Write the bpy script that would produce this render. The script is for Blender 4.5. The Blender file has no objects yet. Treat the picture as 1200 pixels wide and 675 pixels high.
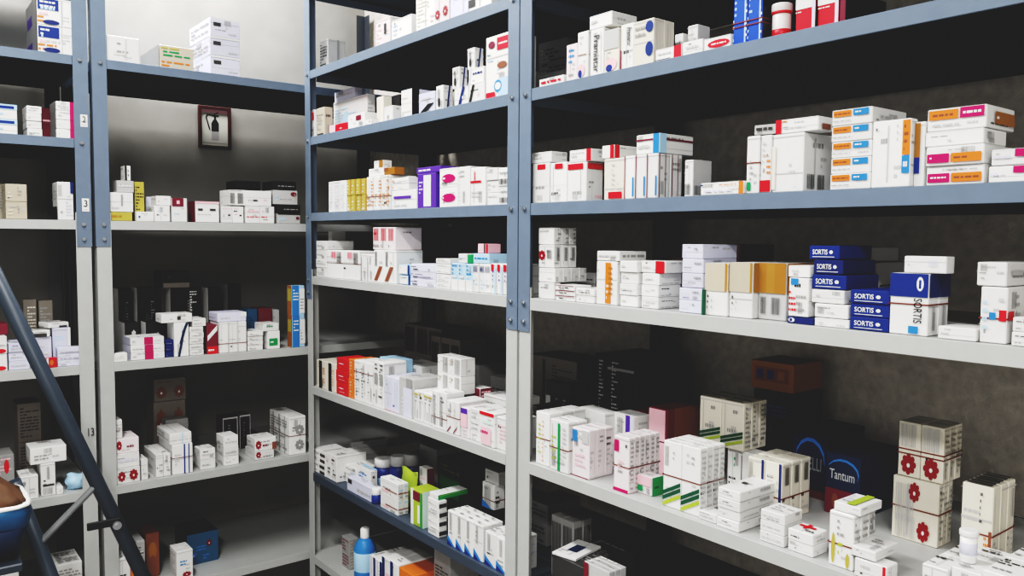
import bpy, bmesh, math, random
from mathutils import Vector, Matrix
random.seed(7)
sc = bpy.context.scene
COL = sc.collection

# ------------------------------------------------------------------ camera (metres, eye at the origin, floor at FZ)
F_PX, YAW, PITCH, ROLL = 948.29, math.radians(38.148), math.radians(3.602), math.radians(0.418)
FW = Vector((math.sin(YAW)*math.cos(PITCH), math.cos(YAW)*math.cos(PITCH), -math.sin(PITCH)))
RT0 = Vector((math.cos(YAW), -math.sin(YAW), 0)); UP0 = RT0.cross(FW)
RT = math.cos(ROLL)*RT0 + math.sin(ROLL)*UP0
UP = -math.sin(ROLL)*RT0 + math.cos(ROLL)*UP0
cd = bpy.data.cameras.new('camera'); cam = bpy.data.objects.new('camera', cd); COL.objects.link(cam)
cd.sensor_width = 36.0; cd.lens = F_PX/1200*36.0; cd.clip_start = 0.02
cam.matrix_world = Matrix((RT, UP, -FW)).transposed().to_4x4()
sc.camera = cam
def ray(x, y): return FW + RT*((x-600)/F_PX) - UP*((y-337.5)/F_PX)

XB, YA = 1.15, 2.65             # front plane of the bays on the right wall / of the bays on the back wall
XW, YW = 1.695, 3.205           # inner faces of right and back wall
FZ, CZ = -1.50, 1.36
W, DEP = 1.155, 0.50
LIP, POST = 0.027, 0.04
YBC = 1.443                      # where middle and right bay meet
XA = 0.507                       # where left and rear bay meet
BZ = {0:.815, 1:.546, 2:.3277, 3:.0756, 4:-.1366, 5:-.5104, 6:-.8094, 7:-1.10}
AZ = {0:.84, 1:.5145, 2:.2762, 3:.0398, 4:-.3883, 5:-.7671, 6:-1.119}

# ------------------------------------------------------------------ materials
def nodes(name):
    m = bpy.data.materials.new(name); m.use_nodes = True
    nt = m.node_tree
    return m, nt, nt.nodes['Principled BSDF']
def mat(name, rgb, rough=.5, metal=0., noise=0., scale=20., bump=0., spec=.4, vary=0., hi=None):
    m, nt, b = nodes(name)
    b.inputs['Roughness'].default_value = rough; b.inputs['Metallic'].default_value = metal
    b.inputs['Specular IOR Level'].default_value = spec
    tc = nt.nodes.new('ShaderNodeTexCoord')
    nz = nt.nodes.new('ShaderNodeTexNoise'); nz.inputs['Scale'].default_value = scale; nz.inputs['Detail'].default_value = 6
    nt.links.new(tc.outputs['Object'], nz.inputs['Vector'])
    mx = nt.nodes.new('ShaderNodeMix'); mx.data_type = 'RGBA'
    lo = [c*(1-noise) for c in rgb]; h = [min(1, c*(1+noise)) for c in rgb] if hi is None else hi
    mx.inputs[6].default_value = (*lo, 1); mx.inputs[7].default_value = (*h, 1)
    nt.links.new(nz.outputs['Fac'], mx.inputs[0])
    out = mx.outputs[2]
    if vary:
        oi = nt.nodes.new('ShaderNodeObjectInfo'); mr = nt.nodes.new('ShaderNodeMapRange')
        mr.inputs[3].default_value = 1-vary; mr.inputs[4].default_value = 1+vary*.25
        nt.links.new(oi.outputs['Random'], mr.inputs[0])
        hs = nt.nodes.new('ShaderNodeHueSaturation'); nt.links.new(mr.outputs[0], hs.inputs['Value'])
        nt.links.new(out, hs.inputs['Color']); out = hs.outputs[0]
    nt.links.new(out, b.inputs['Base Color'])
    if bump:
        bp = nt.nodes.new('ShaderNodeBump'); bp.inputs['Strength'].default_value = bump; bp.inputs['Distance'].default_value = .01
        nt.links.new(nz.outputs['Fac'], bp.inputs['Height']); nt.links.new(bp.outputs[0], b.inputs['Normal'])
    return m
PAL = dict(W=(.80,.80,.79), G=(.50,.50,.50), LV=(.66,.67,.82), BE=(.52,.46,.36), GO=(.36,.19,.04),GB=(.34,.16,.03), OL=(.42,.36,.08), RD=(.56,.012,.03),
 OR=(.66,.18,.03), BL=(.010,.034,.19),BB=(.014,.075,.50),CX=(.27,.008,.022), NV=(.012,.025,.13), CY=(.035,.20,.50), LB=(.42,.64,.84), MG=(.44,.008,.115), PK=(.84,.50,.56),
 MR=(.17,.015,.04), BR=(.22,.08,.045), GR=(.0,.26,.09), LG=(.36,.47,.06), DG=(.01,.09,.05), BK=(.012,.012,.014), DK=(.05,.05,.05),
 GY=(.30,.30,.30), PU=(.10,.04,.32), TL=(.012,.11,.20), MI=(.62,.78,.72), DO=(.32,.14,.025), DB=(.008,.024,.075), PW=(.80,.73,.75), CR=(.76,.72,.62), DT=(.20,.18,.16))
M = {}
def cm(k):
    if k not in M:
        M[k] = mat('card_'+k.lower(), PAL[k], rough=.42, noise=.05, scale=60, vary=.10 if k in 'W G LV PW CR BE' else .05)
    return M[k]
M['blue'] = mat('blue_grey_paint', (.140,.182,.245), rough=.45, noise=.10, scale=30, bump=.03)
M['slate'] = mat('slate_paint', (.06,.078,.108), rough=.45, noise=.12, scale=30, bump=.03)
M['white'] = mat('off_white_paint', (.44,.45,.445), rough=.45, noise=.07, scale=25, bump=.03)
M['steel'] = mat('zinc_bolt', (.45,.47,.5), rough=.3, metal=.9)
M['under'] = mat('painted_shelf_shade', (.028,.03,.034), rough=.8, noise=.2)  # shade put into the colour of shelf undersides and back lips
M['band'] = mat('rubber', (.16,.03,.02), rough=.6, noise=.1)
M['rail'] = mat('ladder_paint', (.035,.048,.066), rough=.4, noise=.15, scale=18, bump=.02)
M['rod'] = mat('ladder_rod', (.24,.25,.26), rough=.35, metal=.4, noise=.1)

# ------------------------------------------------------------------ mesh helpers
def obj(name, me, parent=None, loc=(0,0,0), rz=0):
    o = bpy.data.objects.new(name, me); COL.objects.link(o); o.location = loc; o.rotation_euler[2] = rz
    if parent: o.parent = parent
    return o
LABELS = []
def tag(o, label, cat, group=None):
    o['label'] = label; o['category'] = cat
    if group: o['group'] = group
    LABELS.append(label); return o
def struct(o): o['kind'] = 'structure'; return o
def bmesh_obj(name, bm, mats, parent=None, loc=(0,0,0), rz=0, smooth=False):
    me = bpy.data.meshes.new(name); bm.to_mesh(me); bm.free()
    for m in (mats if isinstance(mats, list) else [mats]): me.materials.append(m)
    if smooth:
        for p in me.polygons: p.use_smooth = True
    return obj(name, me, parent, loc, rz)
def add_box(bm, lo, hi, bev=0., mi=0):
    r = bmesh.ops.create_cube(bm, size=1.0); vs = r['verts']
    for v in vs: v.co = Vector(((lo[i]+hi[i])/2 + v.co[i]*(hi[i]-lo[i]) for i in range(3)))
    fs = list({f for v in vs for f in v.link_faces})
    for f in fs: f.material_index = mi
    if bev > 0:
        es = list({e for v in vs for e in v.link_edges})
        q = bmesh.ops.bevel(bm, geom=es, offset=bev, segments=1, affect='EDGES', profile=.5)
        for f in q['faces']: f.material_index = mi
def add_tube(bm, a, b, r, n=12, mi=0, r2=None):
    a = Vector(a); b = Vector(b); d = b-a
    R = d.to_track_quat('Z', 'Y').to_matrix().to_4x4()
    q = bmesh.ops.create_cone(bm, cap_ends=True, segments=n, radius1=r, radius2=r if r2 is None else r2, depth=d.length, matrix=Matrix.Translation((a+b)/2) @ R)
    for f in {f for v in q['verts'] for f in v.link_faces}: f.material_index = mi
def lathe(bm, prof, n=24, mi=0, c=(0,0)):
    rings = [[bm.verts.new((c[0]+r*math.cos(2*math.pi*k/n), c[1]+r*math.sin(2*math.pi*k/n), z)) for k in range(n)] for r, z in prof]
    for A, B in zip(rings, rings[1:]):
        for k in range(n):
            f = bm.faces.new((A[k], A[(k+1) % n], B[(k+1) % n], B[k])); f.material_index = mi; f.smooth = True
    f = bm.faces.new(rings[-1]); f.material_index = mi
    f = bm.faces.new(rings[0][::-1]); f.material_index = mi

# text outlines, cached as triangles fitted to the unit square
TXT = {}
def glyphs(s):
    if s not in TXT:
        cu = bpy.data.curves.new('t', 'FONT'); cu.body = s; cu.resolution_u = 3; cu.offset = .012
        to = bpy.data.objects.new('t', cu); COL.objects.link(to)
        dg = bpy.context.evaluated_depsgraph_get()
        me = bpy.data.meshes.new_from_object(to.evaluated_get(dg))
        xs = [v.co.x for v in me.vertices]; ys = [v.co.y for v in me.vertices]
        w = max(xs)-min(xs); h = max(ys)-min(ys)
        TXT[s] = ([((v.co.x-min(xs))/w, (v.co.y-min(ys))/h) for v in me.vertices], [tuple(p.vertices) for p in me.polygons], w/h)
        bpy.data.objects.remove(to); bpy.data.curves.remove(cu); bpy.data.meshes.remove(me)
    return TXT[s]

# a printed carton: chamfered box plus ink laid on its faces, one mesh.  Origin: front bottom left corner; x along shelf, y depth, z up
def carton(name, w, d, h, base, prints, rng):
    bm = bmesh.new(); add_box(bm, (0,0,0), (w,d,h), min(.0012, w*.06, h*.06, d*.06))
    ks = [base]
    def mi(k):
        if k not in ks: ks.append(k)
        return ks.index(k)
    e = .00045; lev = [0]
    def P(face, u, v):
        o = e + lev[0]*.00012
        if face == 'F': return (u*w, -o, v*h)
        if face == 'R': return (w+o, u*d, v*h)
        if face == 'L': return (-o, (1-u)*d, v*h)
        return (u*w, v*d, h+o)
    def dims(face): return (w, h) if face == 'F' else (d, h) if face in 'RL' else (w, d)
    def poly(face, pts, k):
        f = bm.faces.new([bm.verts.new(P(face, *p)) for p in pts]); f.material_index = mi(k)
    def rect(face, a, b, c, q, k): poly(face, [(a,b),(c,b),(c,q),(a,q)], k)
    def disc(face, cx, cy, rx, ry, k, n=14): poly(face, [(cx+rx*math.cos(6.2832*i/n), cy+ry*math.sin(6.2832*i/n)) for i in range(n)], k)
    extra = []
    if base in ('W','LV','PW','CR','G','BE','LB'):
        used = {p_[0] for p_ in prints}
        for fc in ('F','R','L','T'):
            fw, fh = dims(fc)
            if fw < .012 or fh < .008: continue
            dark = rng.choice(('GY','G','GY','DK') if base != 'LV' else ('GY','PU','GY'))
            if rng.random() < .75:
                x0 = rng.uniform(.06, .3); y0 = rng.choice((.12, .3, .6, .7)); extra.append((fc, x0, y0, min(.95, x0+rng.uniform(.3, .6)), min(.93, y0+rng.uniform(.12, .25)), '~'+dark))
            if rng.random() < .45: x0 = rng.uniform(.4, .7); y0 = rng.uniform(.1, .6); extra.append((fc, x0, y0, x0+.25, y0+.25, '~G'))
            if rng.random() < .4 and fh > fw*.8: x0 = rng.uniform(.1, .85); extra.append((fc, x0, .08, x0+.035, .92, 'G'))
            elif rng.random() < .4: y0 = rng.uniform(.15, .85); extra.append((fc, 0, y0, 1, y0+.02, 'G'))
            if rng.random() < .22: x0 = rng.uniform(.05, .7); y0 = rng.choice((.08, .62)); extra.append((fc, x0, y0, x0+.24, y0+.3, '|GY'))
            if rng.random() < .5 and fc in 'FRL': extra.append((fc, 0, .94, 1, .955, 'G'))
    for pr in extra + list(prints):
        face, a, b, c, q, what = pr
        fl = face
        for face in (('R','L') if fl == 'E' else (fl,)):
            lev[0] += 1
            fw, fh = dims(face)
            k = what
            if what[0] == '~':      # lines of small print
                n = max(1, int((q-b)*fh/.009)); st = (q-b)/n
                for i in range(n):
                    y = b + st*(i+.3); x = a
                    while x < c-.02:
                        ln = rng.uniform(.1, .35)*(c-a); rect(face, x, y, min(c, x+ln), y+st*.42, what[1:]); x += ln + .06*(c-a)
                        if rng.random() < .25: break
            elif what[0] == '|':    # barcode
                x = a; un = (c-a)/26
                while x < c-un:
                    ww = un*rng.choice((1,1,2)); rect(face, x, b, x+ww, q, what[1:]); x += ww+un*rng.choice((1,1.5))
            elif what[0] == '*':    # round flower-like emblem
                cx, cy = (a+c)/2, (b+q)/2; rx, ry = (c-a)/2, (q-b)/2
                for i in range(8):
                    t = 6.2832*i/8; disc(face, cx+rx*.66*math.cos(t), cy+ry*.66*math.sin(t), rx*.28, ry*.28, what[1:], 7)
                lev[0] += 1; disc(face, cx, cy, rx*.52, ry*.52, what[1:], 12); lev[0] += 1; disc(face, cx, cy-ry*.1, rx*.2, ry*.2, 'W', 8)
            elif what[0] == 'o' and what[1:] in PAL: disc(face, (a+c)/2, (b+q)/2, (c-a)/2, (q-b)/2, what[1:])
            elif what[0] == '/' :   # slanted stripe climbing to the right
                s = (q-b)*.24; poly(face, [(a,b),(c,q-s),(c,q),(a,b+s)], what[1:])
            elif what[0] == '<': poly(face, [(a,b),(c,b),(a,q)], what[1:])     # wedge
            elif what[0] == '\\':   # slanted bar
                s = (c-a)*.4; poly(face, [(a,b),(a+s,b),(c,q),(c-s,q)], what[1:])
            elif what[:2] in ('t:', 'v:'):
                _, s, k = what.split(':'); vs, fs, ar = glyphs(s); base_i = []
                for (x, y) in vs:
                    if what[0] == 't': u, v = a+(c-a)*x, b+(q-b)*y
                    else: u, v = a+(c-a)*y, q-(q-b)*x
                    base_i.append(bm.verts.new(P(face, u, v)))
                for f in fs:
                    try: g = bm.faces.new([base_i[i] for i in f]); g.material_index = mi(k)
                    except ValueError: pass
            else: rect(face, a, b, c, q, k)
    me = bpy.data.meshes.new(name); bm.to_mesh(me); bm.free()
    for k in ks: me.materials.append(cm(k))
    return me

# ------------------------------------------------------------------ shelf coordinates: s along the shelf to the right, d depth behind its front edge
def on_plane(u, x, y, d):
    r = ray(x, y)
    if u == 'R': t = (XB+d)/r.x; return -r.y*t, r.z*t
    t = (YA+d)/r.y; return r.x*t, r.z*t
def zlev(u, l): return (BZ if u == 'R' else AZ)[l]
def to_world(u, s, d, z): return (XB+d, -s, z) if u == 'R' else (s, YA+d, z)
ROT = {'R': -math.pi/2, 'A': 0.0}
BAY = {'B':'middle bay', 'C':'right bay', 'D':'rear bay', 'E':'left bay'}
ORD = {'B':{1:'highest shelf',2:'second shelf',3:'third shelf',4:'fourth shelf',5:'fifth shelf',6:'sixth shelf',7:'bottom shelf'},
       'C':{1:'topmost blue shelf',2:'higher blue shelf',3:'lower blue shelf',4:'upper white shelf',5:'lower white shelf',6:'dark bottom shelf'},
       'D':{1:'top shelf',3:'second shelf',4:'third shelf',5:'fourth shelf',6:'bottom shelf'},
       'E':{1:'top shelf',2:'second shelf',3:'third shelf',4:'fourth shelf',5:'fifth shelf',6:'bottom shelf'}}
ORD['C'] = {1:'upper blue shelf',3:'lower blue shelf',4:'upper white shelf',5:'lower white shelf',6:'dark bottom shelf'}
ORD['C'][2] = 'upper blue shelf'; ORD['C'][3] = 'lower blue shelf'
CUR = ['B', 1]
BOXES = []
class H: pass
def shelf(bay, lev): CUR[0], CUR[1] = bay, lev
def parse(p):
    out = []
    for s in p.split(';'):
        s = s.strip()
        if not s: continue
        f, a, b, c, d, w = s.split(None, 5); out.append((f, float(a), float(b), float(c), float(d), w))
    return out
WORD = ['top','second down','third down','fourth down','fifth down','sixth down']
def zword(i, n):   # i counts from the bottom
    j = n-1-i
    return 'bottom' if i == 0 else ('middle' if n == 3 and j == 1 else WORD[j])
def xword(i, n):
    return 'leftmost' if i == 0 else 'rightmost' if i == n-1 else 'centre' if n == 3 else ['','second from left','third from left','fourth from left','fifth from left'][i]
def dword(i, n):
    return 'frontmost' if i == 0 else 'rearmost' if i == n-1 else 'middle' if n == 3 else ['','second back','third back','fourth back','fifth back','sixth back'][i]
def q(d, x0, x1, yt, dp, base, prints, label, nz=1, nx=1, nd=1, on=None, yaw=0, name='medicine_box', cat='box', jit=1, band=None, tint=None, ym=None, bl=None):
    """d: setback in metres, or (if > 1) the pixel row of the base of the front face; dp: depth in metres, or pixel column where the visible side ends"""
    bay, lev = CUR; u = 'R' if bay in 'BC' else 'A'
    zb = zlev(u, lev)+.0006 if on is None else on.z1+.0006
    xm = (x0+x1)/2
    if d is None: d = on.d0+.004
    elif d > 1:
        r = ray(xm, d); t = zb/r.z; d = (r.x*t-XB) if u == 'R' else (r.y*t-YA)
        d = max(.004, min(.42, d))
    z1 = on_plane(u, xm, yt, d)[1]
    yb = 337.5
    # pixel row of mid-height for the s lookup
    ymid = yt+10
    s0 = on_plane(u, x0, ymid, d)[0]; s1 = on_plane(u, x1, ymid, d)[0]
    if dp > 1:
        r = ray(dp, ymid)
        if u == 'R': t = -s1/r.y; d1 = r.x*t-XB
        else: t = s0/r.x; d1 = r.y*t-YA
        dp = max(.02, d1-d)
    dp = min(dp, .485-d)
    b0 = (-YBC-W-.002 if (s0+s1)/2 < -YBC else -YBC+.002) if u == 'R' else (XA-W-.004 if (s0+s1)/2 < XA else XA+.006)
    s0 = max(s0, b0+.008); s1 = min(s1, b0+W-.008); dp = min(dp, DEP-.009-d)
    h = H(); h.u, h.bay, h.lev, h.s0, h.s1, h.d0, h.d1, h.z0, h.z1 = u, bay, lev, s0, s1, d, d+dp, zb, max(zb+.006, z1)
    h.base, h.p, h.label, h.n, h.on, h.yaw, h.name, h.cat, h.band, h.jit, h.bl = base, prints, label, (nz, nx, nd), on, yaw, name, cat, band, jit, bl
    BOXES.append(h); return h

def resolve():
    for it in range(3):
        for i, a in enumerate(BOXES):
            for b in BOXES[i+1:]:
                if a.u != b.u or a.lev != b.lev: continue
                os_ = min(a.s1, b.s1)-max(a.s0, b.s0); oz = min(a.z1, b.z1)-max(a.z0, b.z0); od = min(a.d1, b.d1)-max(a.d0, b.d0)
                if os_ <= .0004 or oz <= .0004 or od <= .0004: continue
                f, r = (a, b) if a.d0 <= b.d0 else (b, a)
                if r.d0-f.d0 >= .03: f.d1 = r.d0-.001
                elif os_ <= .45*min(a.s1-a.s0, b.s1-b.s0):
                    l, g = (a, b) if a.s0+a.s1 < b.s0+b.s1 else (b, a)
                    m = (max(a.s0, b.s0)+min(a.s1, b.s1))/2; l.s1 = m-.0004; g.s0 = m+.0004
                else: print('CLASH', a.bay, a.lev, '|', a.label, '|', b.label, round(os_, 3), round(oz, 3), round(od, 3), round(a.d0, 3), round(b.d0, 3))

def build_boxes():
    rng = random.Random(3)
    for h in BOXES:
        nz, nx, nd = h.n
        W_, D_, Z_ = h.s1-h.s0, h.d1-h.d0, h.z1-h.z0
        w, d, z = W_/nx, D_/nd, Z_/nz
        where = f'on {BAY[h.bay]} {ORD[h.bay][h.lev]}'
        prints = parse(h.p); meshes = {}
        if h.name == 'medicine_box' and z > .85*w: h.name = 'medicine_carton'
        g = .0005
        for iz in range(nz):
            for ix in range(nx):
                for idp in range(nd):
                    key = rng.randrange(3) if nz*nx*nd > 3 else (iz, ix, idp)
                    if key not in meshes: meshes[key] = carton(h.name, w-2*g, d-2*g, z-g, h.base, prints, rng)
                    jx = rng.uniform(-1, 1)*.0012*h.jit if nx == 1 and not h.band else 0
                    jd = rng.uniform(0, 1)*min(.004, d*.05)*h.jit if h.on is None and not h.band else 0
                    if nd > 1: jd = 0
                    o = obj(h.name, meshes[key])
                    ang = math.radians(h.yaw) + (rng.uniform(-.012, .012)*h.jit if nx == 1 and nd == 1 and nz > 1 else 0)
                    cx, cy = h.s0+ix*w+g, h.d0+idp*d+g+jd
                    # turn about the box's own centre
                    hx, hy = w/2-g, d/2-g
                    ox = cx+hx-(hx*math.cos(ang)-hy*math.sin(ang))+jx*.5; oy = cy+hy-(hx*math.sin(ang)+hy*math.cos(ang))
                    o.location = to_world(h.u, ox, oy, h.z0+iz*z); o.rotation_euler[2] = ROT[h.u]+ang
                    words = [x for x in (zword(iz, nz) if nz > 1 else '', xword(ix, nx) if nx > 1 else '', dword(idp, nd) if nd > 1 else '') if x]
                    tag(o, f'{h.label} {where}' + (', ' + ' '.join(words) if words else ''), h.cat, f'{h.label} {where}' if nz*nx*nd > 1 else 'medicine boxes '+where)
        if h.band:
            add_band(h, h.band)
def add_band(h, fr):
    for k, f in enumerate([fr] if isinstance(fr, float) else fr):
        z = h.z0+(h.z1-h.z0)*f; t = .0006; e = .0004; bh = .002
        s0, s1, d0, d1 = h.s0-e, h.s1+e, h.d0-e, h.d1+e
        bm = bmesh.new()
        ring = lambda g, zz: [bm.verts.new(p) for p in ((s0-g, d0-g, zz), (s1+g, d0-g, zz), (s1+g, d1+g, zz), (s0-g, d1+g, zz))]
        a, b, c, d_ = ring(0, -bh/2), ring(t, -bh/2), ring(t, bh/2), ring(0, bh/2)
        for A, B in ((a, b), (b, c), (c, d_), (d_, a)):
            for i in range(4): bm.faces.new((A[i], A[(i+1) % 4], B[(i+1) % 4], B[i]))
        o = bmesh_obj('rubber_band', bm, M['band'])
        o.location = to_world(h.u, 0, 0, z); o.rotation_euler[2] = ROT[h.u]
        nm = ('upper ' if k == 1 else '') 
        tag(o, f'{nm}rubber band round {h.bl or h.label} {"on "+BAY[h.bay]+" "+ORD[h.bay][h.lev]}', 'rubber band', 'rubber bands holding bundles of boxes')
# ------------------------------------------------------------------ what stands on the shelves
TX = 'F .1 .55 .8 .8 ~GY;'                         # small print on the front
OB = 'F .05 .55 .5 .93 OR;F .55 .55 .93 .95 CY;F .08 .62 .46 .84 ~BR;F .6 .66 .9 .86 ~W;F .05 .22 .5 .34 ~GY;'
OM = 'F .03 .15 .42 .62 MG;F .45 .15 .97 .62 OR;F .08 .3 .36 .5 ~W;F .5 .26 .92 .5 ~BR;F .4 .74 .9 .84 ~GY;'
ST = 'F 0 .0 1 .25 /LG;F 0 .09 1 .34 /DG;F 0 .17 1 .42 /DG;F .55 .72 .75 .88 ~GY;'      # slanted green stripes
BC = 'R .08 .5 .3 .85 |DK;R .4 .5 .62 .85 |DK;R .72 .5 .94 .85 |DK;'
SR = 'F .12 .35 .62 .72 t:SORTIS:W;F .12 .16 .85 .2 W;F .68 .4 .8 .66 oW;'

# ---- right bay, upper blue shelf
shelf('C', 2)
q(.22, 630, 662, 47, .12, 'GY', 'F .1 .1 .9 .9 ~DK;F .1 .1 .4 .9 ~G;', 'dark grey bulk box standing far back beside centre post', yaw=4)
q(.01, 631, 660, 90, .07, 'W', 'F .1 .2 .9 .8 ~RD;', 'flat white box with red script')
q(.012, 662, 675, 51, .10, 'PW', 'F .25 .45 .75 .9 ~CY;F .25 .1 .7 .25 ~GY;', 'narrow white upright box with pale blue print')
a = q(.012, 675.5, 690.5, 36, .10, 'W', 'F .05 .05 .75 .32 oPK;F .12 .03 .5 .2 oBL;F .1 .5 .9 .52 BR;', 'white upright box with pink and blue disc')
b1 = q(.012, 691, 707, 33, .10, 'W', 'F .28 .08 .72 .86 v:Pramistar:DK;', 'white upright box with vertical dark lettering')
b2 = q(.012, 707.5, 725, 34, .10, 'CR', 'F .1 .05 .9 .34 oPK;F .15 .03 .6 .2 oBL;F 0 .55 1 1 G;', 'white upright box with grey upper half')
b3 = q(.012, 725.5, 741, 27, .10, 'W', 'F 0 0 .1 .45 MR;F .55 .5 .85 .9 v:Pramistar:DK;', 'white upright box with dark red edge line')
q(None, 688, 717, 16, 747, 'W', 'F .1 .3 .9 .7 ~G;R .2 .3 .8 .7 ~G;', 'white box lying across upright boxes', on=b1)
q(.012, 742, 766, 23, 791, 'CR', 'F .62 .18 1 .5 oBL;F .62 .7 1 .95 oBL;F .1 .6 .6 .9 ~GY;R .3 0 .32 1 G;R .5 0 .52 1 G;', 'white upright box with blue dots at corner', nd=2)
q(.006, 767, 798, 55, .08, 'W', 'F .72 0 1 1 RD;F 0 .05 .6 .12 DK;F .1 .4 .6 .7 ~G;', 'flat white box with red end')
q(.10, 789, 799, 39, .08, 'W', TX, 'small white upright box behind flat boxes')
c = q(.006, 799, 823, 47, .09, 'W', 'F .2 .3 .8 .7 ~G;', 'flat plain white box')
q(.10, 805, 817, 29, 832, 'W', 'F .2 .2 .8 .4 ~G;', 'plain white upright box behind flat boxes')
q(.005, 823.5, 857.5, 42, .08, 'W', 'F .15 .1 .98 .75 oRD;F .3 .3 .85 .55 ~W;', 'flat white box with red oval label')
b = q(.012, 857.5, 894, -14, .10, 'BB', 'F .05 .8 .2 .98 ~W;', 'tall blue box', nx=2, band=[.32, .4], bl='pair of tall blue boxes')
BOXES[-1].p = 'F .08 .5 .3 .95 ~LB;F .80 .03 .9 .97 LB;F .86 .1 1 .97 ~W;F .0 .03 .1 .5 ~LB;R 0 0 1 1 BK;'
q(.012, 932.5, 956, -12, .12, 'RD', 'F 0 .55 1 1 W;F .0 .45 .6 .51 ~W;F .84 0 1 1 LV;R 0 0 1 1 BK;', 'red box with white top, next to jar')
q(.012, 957, 982, -18, .12, 'RD', 'F 0 .55 1 1 W;F .0 .45 .6 .51 ~W;F .84 0 1 1 LV;R 0 0 1 1 BK;', 'red box with white top, second from jar')
q(.012, 982.5, 990, -14, .12, 'MR', 'F .1 .7 .9 1 PK;R 0 0 1 1 BK;', 'narrow crimson box at the end beside red boxes')

# ---- right bay, lower blue shelf
shelf('C', 3)
RT_ = 'F .3 .84 .78 .97 RD;F .08 .4 .12 .42 G;F .3 .06 .6 .2 |G;F .02 .42 .98 .425 G;'
a = q(.012, 623, 643, 191, .10, 'W', RT_, 'white upright box with red tab, next to centre post')
b = q(.012, 643.5, 663, 190, .10, 'W', RT_, 'white upright box with red tab, second from centre post')
c = q(.012, 663.5, 686, 190, 706, 'W', 'F .05 .82 .85 .97 RD;F .3 .06 .6 .2 |G;R .05 .82 .95 .97 RD;R .5 .05 .9 .2 ~PK;R .3 0 .31 1 G;', 'white upright box with red tab wrapping its corner')
q(None, 622.5, 646, 178, 665, 'W', 'F .1 .3 .9 .7 ~G;', 'white box lying on red tabbed boxes', on=a)
q(None, 667, 693, 175, .09, 'W', 'F .8 0 1 1 RD;F .1 .3 .6 .7 ~G;', 'white box with red band lying atop', on=c)
d = q(.012, 706.5, 730.5, 185, .11, 'CR', 'F .25 .03 .92 .19 RD;F .4 .2 .55 .9 ~G;', 'cream upright box with red tab at foot')
q(None, 705, 720, 170, 747, 'W', 'F .7 0 1 1 RD;R 0 0 .2 1 RD;', 'white box with red strip lying on cream box', on=d)
e = q(.012, 731, 771, 181, 800, 'W', 'F .08 0 .16 1 MR;F .82 .05 .97 .5 CY;R .06 0 .12 1 MR;R .55 0 .6 1 MR;R .85 0 .88 1 G;', 'thin white box with dark red stripe', nx=3, nd=2, bl='row of thin white boxes')
q(None, 745.5, 773, 157, 813, 'W', 'F .75 0 1 1 CY;F 0 .68 .75 .76 MR;R 0 0 .18 1 LB;R .18 .66 1 .76 MR;F .1 .2 .6 .5 ~G;', 'white box with light blue corner lying on thin boxes', on=e)
q(.02, 801, 811, 187, 832, 'W', 'F .1 .05 .8 .35 |DK;R 0 0 1 1 G;R .05 .05 .4 .3 |DK;', 'pale grey upright box with barcode')
q(.008, 821, 872, 213, .07, 'W', 'F .02 .65 .42 .95 ~BL;F .9 0 1 1 OR;F .1 .15 .8 .5 ~LV;F .45 .7 .85 .85 ~OR;', 'flat white box with blue print and orange end')
a = q(.012, 875, 890.5, 159, .11, 'W', 'F .1 .05 .4 .2 GR;F .3 .2 .6 .6 ~GY;', 'white upright box with green corner spot', band=.53)
a2 = q(.012, 891, 904, 158, .11, 'W', 'F .0 .02 1 .22 RD;F .6 .3 1 .7 ~OR;F .2 .5 .5 .9 ~G;', 'white upright box with red patch at foot')
q(None, 881, 905, 146, .07, 'G', 'F .1 .2 .9 .9 ~DK;', 'crumpled grey packet lying on upright boxes', on=a, yaw=9, name='medicine_packet', cat='packet')
b = q(.012, 905, 942, 156, 976, 'W', 'F 0 .05 .12 .8 CR;F .75 .04 .8 .12 ~DK;R .1 .05 .35 .3 |DK;R .45 .05 .7 .3 |DK;', 'large plain white upright carton', name='medicine_carton')
q(None, 909, 959, 138, 976, 'W', 'F .05 .75 .6 .95 ~OR;F 0 0 .14 1 RD;F .2 .25 .7 .45 ~G;R .2 .1 .8 .5 BR;', 'white box with orange print and red end lying atop', on=b)
q(.016, 974, 1022, 126.5, 1062, 'W', OB+'R .2 .3 .8 .6 ~G;', 'white box with orange and blue tabs', nz=5)
q(.012, 1022.5, 1068, 140, 1072, 'W', 'F .80 .47 1 .98 OR;F .80 .2 1 .46 CY;F .84 .5 .96 .94 ~BR;F .84 .24 .96 .42 ~W;F .1 .82 .18 .92 ~DK;F .66 .65 .7 .95 ~GY;', 'large white upright box with orange and blue edge strip', name='medicine_carton')
q(.02, 1071.5, 1084, 142, .12, 'W', 'F .05 .45 .6 .98 DO;F .05 .2 .6 .45 BL;', 'upright box with darker orange and blue edge')
a = q(.014, 1085, 1153.5, 170, 1190, 'W', OM+'R .2 .3 .8 .7 ~G;', 'white box with magenta and orange tabs', nz=2)
b = q(None, 1084, 1153, 152, 1180, 'W', 'F .4 .2 .48 .5 ~G;R .1 .3 .4 .8 |GY;', 'plain white box under top box of stack', on=a)
q(None, 1087, 1157, 125, 1190, 'W', 'F .03 .5 .54 .93 OR;F .57 .5 .97 .97 MG;F .1 .58 .5 .82 ~BR;F .62 .6 .92 .85 ~W;F .1 .15 .6 .35 ~G;R .25 .2 .95 .75 DO;R .3 .35 .9 .6 ~W;', 'white box with orange and magenta band, top of stack', on=b)
q(.012, 1157.5, 1225, 193, .12, 'W', 'F .45 .55 1 .97 MG;F .05 .3 .4 .7 ~LV;', 'white box with magenta tab, lower of pair', )
q(None, 1161, 1226, 173, .12, 'W', 'F .45 .5 1 .97 MG;F .05 .3 .4 .7 ~LV;', 'white box with magenta tab, upper of pair', on=BOXES[-1])

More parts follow.
